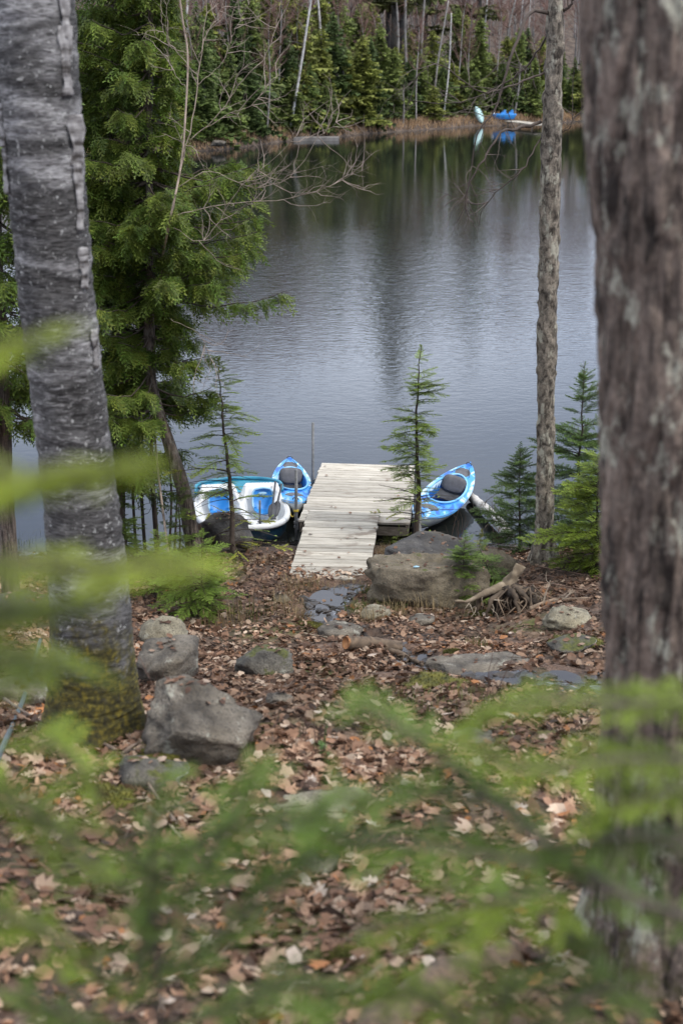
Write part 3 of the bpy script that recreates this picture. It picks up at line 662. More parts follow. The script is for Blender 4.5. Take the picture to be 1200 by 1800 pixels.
rock(388, 962, 108, 66, 82, 'dark brown boulder in front of the pedal boat', 'granite_dark', .6, 4, 8, .2, d=20.75, lift=.1)
rock(265, 1390, 130, 90, 83, 'moss-covered rock below the large angular boulder', 'granite_moss', .8, 4, 7, .2)
rock(830, 1310, 90, 26, 84, 'thin flat stone among the leaves before the thick trunk', 'granite', .8, 3, 7, .2, .2, 'flat_stone', lift=-.06)
# scrap of blue plastic on the boulder

# ------------------------------------------------------------------ trunks
def px_axis(ctrl, n):
    """ctrl rows (px, py, d, radius_m) -> smooth axis points and radii."""
    rows = [np.append(PD(a, b_, d), r_) for a, b_, d, r_ in ctrl]; Q = spline(rows, n); return Q[:, :3], np.maximum(Q[:, 3], .002)
def trunk_noise(kind, seed, amp):
    def f(V, a):
        if kind == 'birch':
            n = fbm(V * [7, 7, 26], seed, 3); st = np.abs(fbm(V * [3, 3, 11], seed + 3, 3))
            return amp * (n * .55 + sstep(.15, .55, st) * .9 + .9 * fbm(V * [2.2, 2.2, 1.1], seed + 5, 2))
        n = fbm(V * [9, 9, 1.7], seed, 4); rd = 1 - np.abs(n) * 2.2
        return amp * (-np.clip(rd, 0, 1) * 1.3 + .5 * fbm(V * [30, 30, 14], seed + 4, 2) + .8 * fbm(V * [1.6, 1.6, 1.0], seed + 5, 2))
    return f
def flare(P, r, base, amt, h):
    z = P[:, 2] - base; return r * (1 + amt * np.exp(-np.maximum(z, 0) / h))
def root_lobes(base, n, amp, h, ph=0.):
    def f(V, a): return amp * np.maximum(np.cos(n * a + ph), 0)[None, :] ** 1.5 * np.exp(-np.maximum(V[..., 2] - base, 0) / h)
    return f
def add_f(*fs): return lambda V, a: sum(f(V, a) for f in fs)
def bare_branch(mb, P0, d0, L, r0, r_, depth=2, up=.1, nk=4, sides=5, wob=.22, spread=.8, seg=7):
    """a recursive leafless branch"""
    P = [np.asarray(P0, float)]; d = norm(np.asarray(d0, float))
    for i in range(seg):
        d = norm(d + r_.normal(0, wob, 3) + [0, 0, up]); P.append(P[-1] + d * L / seg)
    P = np.array(P); tube(mb, P, np.linspace(r0, r0 * .22, seg + 1), sides, cap=False)
    if depth > 0:
        for k in range(nk):
            i = int(r_.integers(max(1, seg // 4), seg)); ax = norm(P[i + 1] - P[i]) if i < seg else d
            sd = norm(np.cross(ax, r_.normal(size=3))); q = norm(ax * (1 - spread * .5) + sd * spread)
            bare_branch(mb, P[i], q, L * r_.uniform(.35, .65), r0 * .42, r_, depth - 1, up, nk, max(3, sides - 1), wob, spread, max(4, seg - 1))

# big grey birch on the left
BD = 9.0
bb = PD(163, 1262, BD); bb[2] = min(bb[2], gz(bb[0], bb[1]) + .03)
birch = empty('birch_tree', bb, 'thick grey birch with peeling bark and mossy foot', 'tree')
P, r_ = px_axis([(a_, b_, d_, e_ * .9) for a_, b_, d_, e_ in [(30, -900, BD, .235), (45, -420, BD, .25), (60, 0, BD, .262), (77, 260, BD, .262), (97, 500, BD, .258), (121, 700, BD, .258), (144, 900, BD, .272), (159, 1080, BD, .30), (163, 1200, BD, .335), (163, 1272, BD, .36), (163, 1330, BD, .38)]][::-1], 560)
r_ = flare(P, r_, bb[2], .16, .13)
mb = MB(); tube(mb, P, r_, 150, disp=add_f(trunk_noise('birch', 4, .008), root_lobes(bb[2], 5, .07, .16, .5))); put('trunk', mb, M['birch'], birch, bb)
BP, BR = P, r_
q = rng(71)
def bark_flap(py, h, ang, wid, lift):
    i = int(np.argmin([abs(py - (900 - 2500 * ((p[1] * sP + (p[2] - EYE) * cP) / depth_of(p)))) for p in BP])); c = BP[i]; rr = BR[i]
    u = np.linspace(-1, 1, 16); v = np.linspace(0, 1, 14); U, Vv = np.meshgrid(u, v, indexing='ij')
    jag = .12 * fbm(np.stack([U * 3, Vv * 2, U * 0 + ang * 9], -1), 5, 3)
    a = ang + wid * (Vv - .5) * (1 + .35 * np.sin(U * 3 + ang)) ; rad = rr + .016 + lift * Vv ** 2.2 * (1.1 - .5 * np.abs(U)) + .01 * fbm(np.stack([U * 5, Vv * 4, U * 0], -1), int(py), 2)
    z = c[2] + h * .5 * U + .04 * jag
    mb = MB(); mb.add(np.stack([c[0] + rad * np.cos(a + jag * .3), c[1] + rad * np.sin(a + jag * .3), z], -1).reshape(-1, 3), grid_faces(16, 14))
    o = put('bark_flap', mb, M['birch_flap'], birch, bb); md = o.modifiers.new('thick', 'SOLIDIFY'); md.thickness = .006; md.offset = 0
for py, h, a0, wd, lf in [(a_ + q.uniform(-14, 14), b_ * q.uniform(.6, 1.3), c_ + q.normal(0, .07), d_ * q.uniform(.6, 1.2), e_ * q.uniform(.3, 1.3)) for a_, b_, c_, d_, e_ in [(20, .36, -.60, .36, .02), (120, .40, -.55, .30, .03), (235, .34, -.5, .34, .03), (350, .42, -.5, .28, .022), (470, .34, -.5, .25, .02), (215, .3, -2.6, -.2, .02), (300, .26, -2.65, -.2, .02), (600, .24, -.45, .2, .012)]]:
    bark_flap(py, h, a0, wd, lf)
mb = MB(); 
for k in range(6):
    i = int(q.integers(470, 550)); an = q.uniform(0, 6.28); bare_branch(mb, BP[i], (math.cos(an), math.sin(an), .5), q.uniform(1.5, 2.6), .045, q, 2, .05, 4, 5)
put('branches', mb, M['twig'], birch, bb)

# dark furrowed trunk on the right
MD = 5.2
mbp = PD(1186, 1730, MD); mbp[2] = gz(mbp[0], mbp[1])
maple = empty('maple_tree', mbp, 'very thick dark trunk with furrowed lichen-flecked bark close by', 'tree')
P, r_ = px_axis([(1120, -1100, MD, .22), (1140, -500, MD, .25), (1155, 0, MD, .266), (1166, 400, MD, .262), (1176, 800, MD, .268), (1184, 1150, MD, .29), (1190, 1400, MD, .335), (1194, 1600, MD, .385), (1195, 1730, MD, .42), (1195, 1800, MD, .43)][::-1], 520)
P[0][2] = min(P[0][2], mbp[2] - .1); r_ = flare(P, r_, mbp[2], .12, .15)
mb = MB(); tube(mb, P, r_, 170, disp=add_f(trunk_noise('furrow', 8, .021), root_lobes(mbp[2], 6, .12, .22, 1.0))); put('trunk', mb, M['maple'], maple, mbp)
mb = MB()
for k in range(6):
    i = int(q.integers(440, 510)); an = q.uniform(0, 6.28); bare_branch(mb, P[i], (math.cos(an), math.sin(an), .5), q.uniform(1.5, 2.6), .05, q, 2, .05, 4, 5)
put('branches', mb, M['twig'], maple, mbp)

# slim lichen-spotted tree at the bank
SD = 19.3
sb = PD(954, 1004, SD); sb[2] = gz(sb[0], sb[1])
slim = empty('slim_tree', sb, 'slim straight tree with flaky grey bark standing at the bank', 'tree')
P, r_ = px_axis([(a_, b_, d_, e_ * .84) for a_, b_, d_, e_ in [(985, -520, SD, .085), (980, -200, SD, .105), (976, 0, SD, .122), (968, 300, SD, .133), (961, 600, SD, .143), (957, 850, SD, .152), (955, 970, SD, .165), (954, 1030, SD, .18)]][::-1], 420)
P[0][2] = min(P[0][2], sb[2] - .15); r_ = flare(P, r_, sb[2], .3, .25)
def flaky(V, a): return .011 * fbm(V * [16, 16, 6], 3, 3) + .02 * sstep(.35, .6, fbm(V * [11, 11, 5], 9, 2)) + .02 * fbm(V * [1.5, 1.5, .8], 2, 2)
mb = MB(); tube(mb, P, r_, 56, disp=add_f(flaky, root_lobes(sb[2], 5, .08, .25, .3))); put('trunk', mb, M['slim_bark'], slim, sb)
q = rng(33)
def px_branch(mb, pts, r0, r1, q, tw=6, twl=.6, col=None, n=26, depth=1, up=0.):
    """leafless branch along pixel points (px, py, d) with side twigs"""
    Q = spline([PD(*p) for p in pts], n); Q[1:-1] += q.normal(0, .008, (n - 2, 3)); tube(mb, Q, np.linspace(r0, r1, n), 5, col=col, cap=False)
    for k in range(tw):
        i = int(q.integers(n // 5, n - 1)); ax = norm(Q[i + 1] - Q[i]); sd = norm(np.cross(ax, q.normal(size=3))); sd[1] *= .5
        bare_branch(mb, Q[i], ax * .6 + sd * .8, twl * q.uniform(.4, 1.1), max(r1, .006) * 1.0, q, depth, up, 3, 4, .25, .7, 6)
for pts, r0, r1, tw in [
    ([(962, 22, 19.3), (930, 22, 18.9), (912, 60, 18.6), (890, 120, 18.4), (872, 190, 18.3), (840, 235, 18.2), (820, 350, 18.2)], .026, .006, 5),
    ([(950, 214, 19.3), (905, 226, 19.0), (880, 232, 18.8), (850, 280, 18.6), (822, 330, 18.5), (818, 375, 18.5)], .022, .006, 7),
    ([(955, 128, 19.3), (900, 150, 19.0), (840, 160, 18.8), (770, 112, 18.8), (716, 150, 18.8)], .014, .004, 7),
    ([(962, 60, 19.3), (930, 110, 19.6), (880, 150, 19.6), (800, 180, 19.6), (720, 175, 19.6)], .014, .004, 6),
    ([(985, 20, 19.3), (1003, 8, 19.2), (1015, -20, 19.2)], .02, .008, 1),
    ([(975, 232, 19.3), (1000, 225, 19.2), (1010, 190, 19.2)], .008, .004, 3),
    ([(952, 240, 19.3), (915, 300, 19.0), (880, 330, 19.0), (840, 360, 19.), (760, 330, 19.)], .010, .003, 9)]:
    mb = MB(); px_branch(mb, pts, r0 * 1.1, r1 * 1.0, q, tw * 2 if tw > 2 else tw, .7, col=(.55, .5, .48)); put('branch', mb, M['twig'], slim, sb)

# ------------------------------------------------------------------ conifer boughs (needles are single slivers)
def twig_t(mb, L_, base, fwd, side, up, q, nl, nw, sp, green, brown, radial=False, sides_w=.0022, dens=1.):
    n = max(int(L_ / sp * dens), 3); s = (np.arange(n) + q.uniform(0, 1, n) * .7) * L_ / n
    Pp = base + fwd * s[:, None] + up * (-(s / L_) ** 2 * .06 * L_)[:, None]
    V = []; Cc = []
    for e in (-1, 1):
        ln = nl * (1 - .45 * (s / L_) ** 3) * q.uniform(.75, 1.1, n); an = q.uniform(.7, 1.15, n); lift = q.uniform(-.2, .45, n) if not radial else q.uniform(-1.0, 1.3, n)
        tip = Pp + (fwd * np.cos(an)[:, None] + (side * e) * (np.sin(an) * np.cos(lift))[:, None] + up * (np.sin(an) * np.sin(lift))[:, None]) * ln[:, None]
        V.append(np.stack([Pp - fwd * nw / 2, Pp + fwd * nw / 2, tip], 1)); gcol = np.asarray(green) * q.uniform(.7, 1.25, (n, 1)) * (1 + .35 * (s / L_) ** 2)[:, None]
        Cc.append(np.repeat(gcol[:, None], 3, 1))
    V = np.concatenate(V).reshape(-1, 3); mb.add(V, np.arange(len(V)).reshape(-1, 3), col=np.concatenate(Cc).reshape(-1, 3))
    e_ = base + fwd * L_ - up * .06 * L_
    mb.add([base - side * sides_w, base + side * sides_w, e_, base + up * sides_w], [[0, 1, 2], [0, 2, 3], [1, 3, 2]], col=brown)
def bough_t(L_, q, nl=.02, nw=.011, sp=.009, green=(.05, .09, .02), brown=(.07, .05, .035), tw_sp=.045, tw_l=.42, droop=.12, dead=0., radial=False, r0=.006, bare=.18, dens=1.):
    """a flat bough along +x"""
    mb = MB(); n = max(int(L_ / .03), 5); s = np.linspace(0, 1, n); wob = np.cumsum(q.normal(0, .006, n))
    P = np.stack([s * L_, wob * L_ * .5, -droop * L_ * s ** 1.8 + .02 * L_ * np.sin(s * 5)], -1); tube(mb, P, np.linspace(r0, r0 * .3, n), 4, col=brown, cap=False)
    up = np.array([0, 0, 1.0]); k = 0; x = bare * L_
    while x < L_:
        f = x / L_; i = min(int(f * (n - 1)), n - 2); b_ = lerp(P[i], P[i + 1], f * (n - 1) - i); e = 1 if k % 2 else -1
        ln = tw_l * L_ * (1 - f * .82) * q.uniform(.65, 1.15) * min(1, .4 + f * 2.5) + .02; an = q.uniform(.75, 1.05)
        fw = norm(np.array([math.cos(an), e * math.sin(an), q.normal(-.08, .12)])); sd = norm(np.cross(up, fw))
        if q.random() > dead: twig_t(mb, ln, b_, fw, sd, np.cross(fw, sd), q, nl, nw, sp, green, brown, radial, dens=dens)
        else: mb.add([b_ - sd * .0015, b_ + sd * .0015, b_ + fw * ln * q.uniform(.4, 1)], [[0, 1, 2]], col=np.asarray(brown) * 1.3)
        x += tw_sp * q.uniform(.35, .75); k += 1
    if dead < .9: twig_t(mb, .28 * L_, P[int(n * .74)], norm(P[-1] - P[int(n * .74)]), np.array([0, 1.0, 0]), up, q, nl, nw, sp, green, brown, radial, dens=dens)
    return tmpl(mb)
def stamp(mb, T, base, fwd, s, q, roll=.15, col=None):
    k = len(base); up = np.tile([0, 0, 1.0], (k, 1)) + q.normal(0, roll, (k, 3)); place(mb, T, basis(fwd, up, s), np.asarray(base, float), col)
def conifer(name, base, H, label, width, q, lean=(0, 0), green=(.05, .09, .022), first=.12, whorl=.16, per=5, dead_to=.25, droop=.12, up0=.25, cat='tree', group=None, radial=False, r0=None, shape=.8, trunkmat='twig', nl=.030, top_sparse=0., kids=True, dens=1., tw_sp=.034):
    base = np.asarray(base, float); t = empty(name, base, label, cat, group)
    r0 = r0 or (.008 + .0095 * H); n = 24; s = np.linspace(0, 1, n); wob = np.cumsum(q.normal(0, .014, (n, 2)), 0) * H * .25
    P = base + np.stack([lean[0] * s + wob[:, 0], lean[1] * s + wob[:, 1], s * H - .08], -1); mb = MB()
    tube(mb, P, r0 * (1 - s * .93), 7, col=(.55, .5, .45)); put('trunk', mb, M[trunkmat], t, base)
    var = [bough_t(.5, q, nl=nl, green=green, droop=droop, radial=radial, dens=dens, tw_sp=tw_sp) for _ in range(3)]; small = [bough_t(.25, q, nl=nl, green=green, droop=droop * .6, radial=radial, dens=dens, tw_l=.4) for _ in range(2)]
    dd = [bough_t(.5, q, dead=.93, droop=droop * 1.6, green=green, brown=(.06, .05, .042)) for _ in range(2)]; half = [bough_t(.5, q, dead=.6, droop=droop * 1.4, nl=nl, green=(green[0] * 1.25, green[1] * .95, green[2] * .7)) for _ in range(2)]
    crown = MB(); deadm = MB(); z = first * H
    while z < H * .985:
        f = z / H; wl = width * np.clip((1 - f) ** shape * 1.0 + .03, .03, 1) * (1 - .35 * np.clip((.2 - f) / .2, 0, 1)); ph = q.uniform(0, 6.28); k = per if f < .9 else 4
        for j in range(k):
            a = ph + j * 2 * math.pi / k + q.normal(0, .28); el = up0 * (f * 1.7 - .35) + q.normal(0, .13); ln = wl * q.uniform(.45, 1.2) * (1 + .28 * math.cos(a - f * 7))
            if q.random() < top_sparse + .08: continue
            i = min(int(f * (n - 1)), n - 2); b_ = lerp(P[i], P[i + 1], f * (n - 1) - i) + [0, 0, q.normal(0, .035)]; fw = np.array([[math.cos(a) * math.cos(el), math.sin(a) * math.cos(el), math.sin(el)]])
            cm = np.array([[1, 1, 1.]]) * q.uniform(.75, 1.25)
            if f < dead_to * q.uniform(.6, 1.25): T = dd[int(q.integers(2))] if q.random() < .7 else half[int(q.integers(2))]
            else: T = var[int(q.integers(3))] if ln > .2 else small[int(q.integers(2))]
            ref = T[0][:, 0].max(); ref = .5 if ref > .36 else .25
            stamp(deadm if T is dd[0] or T is dd[1] else crown, T, b_[None], fw, np.array([ln / ref]), q, .12, cm)
        z += whorl * q.choice([.35, 1.0, 1.5]) * q.uniform(.8, 1.2) * (1 - .45 * f)
    T = small[0]; stamp(crown, T, P[-2][None], np.array([[.05, .02, 1.]]), np.array([.14 / .25 + .02 * H]), q)
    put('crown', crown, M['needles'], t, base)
    if deadm.n: put('dead_branches', deadm, M['far_bare'], t, base)
    return t
q = rng(101)
def H_of(base, py_top):
    px = 600; r = ray(px, py_top); return float(EYE + r[2] * (base[1] / r[1]) - base[2])
b = GP(735, 946); b[1] = min(b[1], 21.6); b[2] = gz(b[0], b[1])
b = PD(730, 946, 21.3); b[2] = gz(b[0], b[1])
conifer('fir_tree', b, H_of(b, 596), 'slim young fir at the dock corner with bare lower branches', .68, rng(7), (.16, 0), (0.197, 0.276, 0.047), .08, .15, 7, .36, .06, .2, shape=.5, r0=.05)
b = PD(418, 972, 20.2); b[2] = gz(b[0], b[1])
conifer('fir_tree', b, H_of(b, 620), 'thin sparse young fir in front of the pedal boat', .82, rng(8), (-.10, 0), (0.197, 0.276, 0.050), .1, .15, 5, .45, .16, .2, shape=.55, r0=.048, top_sparse=.12)
b = PD(1012, 990, 20.3); b[2] = gz(b[0], b[1])
conifer('spruce_tree', b, H_of(b, 630), 'bluish green spruce with spiky tip behind the slim tree', .85, rng(9), (.06, 0), (0.119, 0.187, 0.054), .06, .15, 7, .05, .05, .5, shape=.6, radial=True, nl=.032)
b = PD(914, 975, 20.6); b[2] = gz(b[0], b[1])
conifer('spruce_tree', b, H_of(b, 775), 'bushy dark spruce spreading toward the tilted kayak', .66, rng(10), (-.05, 0), (0.106, 0.166, 0.047), .05, .13, 8, .02, .06, .5, shape=.5, radial=True, nl=.032)
b = PD(1040, 1000, 18.6); b[2] = gz(b[0], b[1])
conifer('fir_tree', b, H_of(b, 770), 'bright green fir half hidden by the thick dark trunk', .95, rng(11), (0, 0), (0.197, 0.265, 0.036), .05, .12, 9, .02, .12, .3, shape=.6)
b = GP(812, 1066)
conifer('fir_seedling', b, H_of(b, 935), 'small fir with one upright leader in front of the big boulder', .68, rng(12), (.0, 0), (0.144, 0.221, 0.043), .05, .085, 8, .0, .05, .4, shape=.75)
b = GP(872, 1035)
conifer('fir_seedling', b, H_of(b, 952) , 'leaning dark fir seedling between the boulder and the old stump', .6, rng(13), (-.28, .05), (0.106, 0.166, 0.036), .05, .10, 6, .02, .08, .3, shape=.7)
b = GP(352, 1082)
conifer('fir_seedling', b, H_of(b, 930), 'bushy young fir on the leaves left of the gangway', .68, rng(14), (.05, 0), (0.157, 0.232, 0.043), .05, .10, 7, .05, .1, .3, shape=.6)
b = GP(275, 1050)
conifer('fir_seedling', b, H_of(b, 925), 'fir seedling beside the birch trunk, half covered by blurred leaves', .6, rng(15), (.05, 0), (0.172, 0.244, 0.043), .05, .11, 6, .05, .1, .3, shape=.6)
b = PD(214, 958, 20.0); b[2] = gz(b[0], b[1])
conifer('fir_seedling', b, H_of(b, 800), 'young fir filling the gap under the upright cedar', .6, rng(24), (.05, 0), (.10, .15, .03), .05, .13, 7, .1, .1, .3, shape=.6)
b = PD(312, 960, 19.9); b[2] = gz(b[0], b[1])
conifer('fir_seedling', b, H_of(b, 830), 'young fir beside the leaning cedar foot', .5, rng(25), (.05, 0), (.10, .15, .03), .05, .13, 6, .2, .1, .3, shape=.6, top_sparse=.1)
b = GP(700, 960)
conifer('fir_seedling', b, .32, 'tiny bright fir seedling under the dock edge', .22, rng(16), (0, 0), (0.238, 0.308, 0.050), .1, .06, 5, 0, .1, .3, cat='seedling')
b = GP(845, 985)
conifer('fir_seedling', b, .45, 'little yellowish fir seedling behind the dark domed boulder', .4, rng(17), (0, 0), (0.289, 0.276, 0.034), .1, .08, 5, .1, .1, .3, cat='seedling')
b = GP(570, 1330)
conifer('fir_seedling', b, .2, 'tiny green seedling on the leafy path', .13, rng(18), (0, 0), (0.119, 0.221, 0.067), .1, .05, 4, 0, .1, .3, cat='seedling')

# ------------------------------------------------------------------ white cedars on the bank
def frond_t(L_, q, green, w0=.0095):
    """flat drooping cedar spray: axis, alternate side fingers, each a thin diamond"""
    mb = MB()
    def diamond(a, d, l, w, c):
        sd = np.array([-d[1], d[0], 0]); mb.add([a, a + d * l * .4 + sd * w, a + d * l, a + d * l * .4 - sd * w], [[0, 1, 2, 3]], col=c)
    n = 9
    for i in range(n):
        f = (i + .5) / n; b_ = np.array([f * L_, .01 * math.sin(6 * f), -.25 * L_ * f ** 2]); e = 1 if i % 2 else -1
        an = q.uniform(.55, .9) * e; d = np.array([math.cos(an), math.sin(an), -.25 * f]); l = L_ * (.50 - .30 * f) * q.uniform(.8, 1.15)
        c = np.asarray(green) * q.uniform(.7, 1.25) * (1 + .25 * f)
        diamond(b_, d, l, w0, c)
        for k in range(2):
            g_ = .25 + .3 * k; an2 = an + q.uniform(.5, .8) * (1 if k % 2 else -1); d2 = np.array([math.cos(an2), math.sin(an2), -.3 * f]); diamond(b_ + d * l * g_, d2, l * .5, w0 * .8, c * q.uniform(.85, 1.2))
    diamond(np.zeros(3), np.array([1, 0, -.12]), L_, w0 * .7, np.asarray(green) * .9)
    return tmpl(mb)
def cedar(base, label, ctrl, zlo, zhi, rad, nlimb, q, green=(.125, .178, .03), bias=None, trunkmat='cedar_bark', fr=14):
    base = np.asarray(base, float); t = empty('cedar_tree', base, label, 'tree')
    P = spline(ctrl, 60); rr = np.interp(np.linspace(0, 1, 60), [0, .15, 1], [.125, .10, .03])
    mb = MB(); tube(mb, P, rr, 16, disp=lambda V, a: .012 * fbm(V * [14, 14, 3], 5, 3)); put('trunk', mb, M[trunkmat], t, base)
    FT = [frond_t(.30, q, green) for _ in range(4)]; limbs = MB(); cr = MB()
    for k in range(nlimb):
        z = q.uniform(zlo, zhi); i = int(np.argmin(np.abs(P[:, 2] - z))); b_ = P[i]; a = q.uniform(0, 6.28); f = (z - zlo) / (zhi - zlo)
        ln = rad * q.uniform(.55, 1.1) * (1 - .35 * f) 
        if bias is not None: ln *= bias(math.cos(a), math.sin(a), z)
        if ln < .15: continue
        m = 9; s = np.linspace(0, 1, m); d = np.array([math.cos(a), math.sin(a), 0]); Q = b_ + d * (s * ln)[:, None] + np.array([0, 0, 1]) * (ln * (-.28 * s + .30 * s ** 2.5) - .12 * s * (s < .6))[:, None] + np.cumsum(q.normal(0, .012, (m, 3)), 0)
        tube(limbs, Q, np.linspace(.016, .004, m), 4, col=(.8, .75, .7), cap=False)
        nf = max(int(fr * ln * 2.6), 4); u = q.uniform(.18, 1, nf) ** .8; ii = np.minimum((u * (m - 1)).astype(int), m - 2); bs = Q[ii] + (Q[ii + 1] - Q[ii]) * (u * (m - 1) - ii)[:, None]
        sg = np.where(q.random(nf) < .5, 1, -1) * q.uniform(.3, 1.2, nf); fw = np.stack([np.cos(a + sg), np.sin(a + sg), q.uniform(-1.15, .0, nf)], -1)
        cm = np.repeat(q.uniform(.6, 1.3, (nf, 1)), 3, 1) * np.array([1, 1, 1.]); cm[:, 0] *= q.uniform(.85, 1.2, nf)
        for v in range(4):
            mk = np.arange(nf) % 4 == v
            if mk.any(): stamp(cr, FT[v], bs[mk], fw[mk], q.uniform(.6, 1.15, mk.sum()), q, .45, cm[mk])
    put('limbs', limbs, M['twig'], t, base); put('crown', cr, M['needles'], t, base); return t
CD = 20.3
b = PD(344, 940, CD); b[2] = gz(b[0], b[1])
ctrl = [b - [0, 0, .1], PD(322, 860, CD), PD(290, 760, CD), PD(268, 680, CD), PD(262, 560, CD + .1), PD(262, 400, CD + .2), PD(262, 200, CD + .2), PD(265, 0, CD + .2), PD(268, -150, CD + .2)]
def bias_a(cx, cy_, z):
    return ((.5 if z < 4.2 else 1.3 if z < 6.1 else .42) if cx > .25 else .95) * (.8 if cy_ > .5 else 1)
cedar(b, 'leaning white cedar with drooping green sprays over the water', ctrl, 2.6, 8.9, 1.65, 215, rng(21), bias=bias_a)
b = PD(208, 945, 21.0); b[2] = gz(b[0], b[1])
ctrl = [b - [0, 0, .1], PD(206, 800, 21.0), PD(204, 600, 21), PD(200, 300, 21), PD(200, 0, 21), PD(200, -150, 21)]
cedar(b, 'upright white cedar with dark foliage just behind the birch', ctrl, 1.3, 9.2, 1.25, 290, rng(22), green=(.095, .142, .026))
b = PD(12, 965, 17.5); b[2] = gz(b[0], b[1])
ctrl = [b - [0, 0, .1], PD(10, 850, 17.5), PD(4, 650, 17.5), PD(-6, 400, 17.5), PD(-10, 100, 17.5), PD(-12, -120, 17.5)]
cedar(b, 'cedar at the frame edge, its trunk showing past the birch', ctrl, 3.2, 8.6, 1.1, 170, rng(23), green=(.092, .137, .025))
# thin bare stems on the bank under the cedars
q = rng(55)
for k, (x0, y0, x1, y1, rr, lab) in enumerate([(190, 945, 196, 700, .03, 'thin dark stem nearest the birch under the cedars'), (238, 940, 240, 720, .025, 'thin dark stem between the birch and the leaning cedar, left of a pair'), (254, 945, 250, 740, .03, 'thin dark stem between the birch and the leaning cedar, right of a pair'),
                                    (276, 950, 268, 690, .045, 'dark upright stem just left of the leaning cedar trunk'), (296, 948, 297, 800, .022, 'short thin stem just left of the leaning cedar foot'), (305, 945, 318, 800, .02, 'thin stem crossing behind the leaning cedar')]):
    d = 20.8 + .15 * k; b = PD(x0, y0, d); b[2] = gz(b[0], b[1]); t = empty('sapling', b, lab, 'tree', 'thin stems under the cedars'); mb = MB()
    tube(mb, spline([b - [0, 0, .1], PD((x0 + x1) / 2 + q.normal(0, 5), (y0 + y1) / 2, d), PD(x1, y1, d)], 20), np.linspace(rr, rr * .6, 20), 7, col=(.6, .55, .5)); put('trunk', mb, M['twig'], t, b)
    mb = MB(); 
    for j in range(5): bare_branch(mb, PD(lerp(x0, x1, .2 + .15 * j), lerp(y0, y1, .2 + .15 * j), d), (q.normal(), q.normal() * .5, .1), .5, .006, q, 1, 0, 3, 4)
    put('twigs', mb, M['twig'], t, b)
# snag stump before the pedal boat
b = PD(350, 948, 20.6); b[2] = gz(b[0], b[1]); mb = MB(); tube(mb, [b - [0, 0, .1], b + [0, 0, .2], b + [-.01, 0, .42], b + [.0, 0, .52]], [.085, .07, .062, .045], 14, disp=lambda V, a: .014 * fbm(V * [22, 22, 6], 2, 3), col=(.6, .5, .45)); tag(put('snag', mb, M['cedar_bark'], None, b), 'short broken dark snag standing before the pedal boat', 'stump')

# bare pale sapling with long arching twigs
q = rng(61); b = PD(300, 960, 19.4); b[2] = gz(b[0], b[1])
bs = empty('bare_birch', b, 'leafless pale sapling arching thin branches out over the lake', 'tree')
D_ = 18.9
mb = MB(); Q = spline([b - [0, 0, .1], PD(275, 800, 20.6), PD(270, 640, 21.2), PD(282, 480, 20.4), PD(296, 400, D_), PD(318, 290, D_), PD(326, 200, D_), PD(330, 100, D_), PD(322, 40, D_), PD(308, -60, D_)], 60); tube(mb, Q, np.linspace(.018, .010, 60), 8, col=(3.6, 3.6, 3.5)); put('trunk', mb, M['twig'], bs, b)
for pts, r0, r1, tw in [
    ([(292, 410, D_), (310, 330, D_), (340, 200, D_), (355, 80, D_), (366, -30, D_)], .018, .008, 4), ([(335, 245, D_), (380, 205, D_), (420, 150, D_), (470, 90, D_), (490, 20, D_), (500, -40, D_)], .012, .004, 7),
    ([(340, 240, D_), (400, 200, D_), (440, 185, D_), (470, 150, D_), (500, 120, D_)], .009, .004, 5), ([(350, 100, D_), (362, 60, D_), (385, 20, D_), (400, -30, D_)], .009, .005, 4),
    ([(328, 92, D_), (300, 80, D_), (285, 40, D_), (282, -20, D_)], .008, .004, 3), ([(300, 380, D_), (360, 365, D_), (430, 355, D_), (500, 350, D_), (570, 330, D_), (650, 292, D_)], .011, .003, 12),
    ([(310, 330, D_), (370, 300, D_), (450, 330, D_), (520, 300, D_), (560, 240, D_), (600, 210, D_)], .009, .003, 10), ([(305, 400, D_), (360, 420, D_), (420, 330, D_), (480, 280, D_), (540, 220, D_)], .008, .003, 8),
    ([(300, 560, 19.1), (350, 590, D_), (370, 640, D_), (352, 690, D_)], .006, .003, 3), ([(345, 150, D_), (390, 110, D_), (410, 60, D_), (440, 0, D_)], .007, .003, 5), ([(330, 160, D_), (302, 120, D_), (298, 110, D_), (290, 85, D_)], .006, .003, 2)]:
    mb = MB(); px_branch(mb, pts, r0 * .6, r1 * .7, q, tw * 2, .7, col=(1.1, 1.1, 1.05)); 
    mb.C = [c * np.array([2.7, 2.75, 2.75, 1]) for c in mb.C]; put('branch', mb, M['twig'], bs, b)

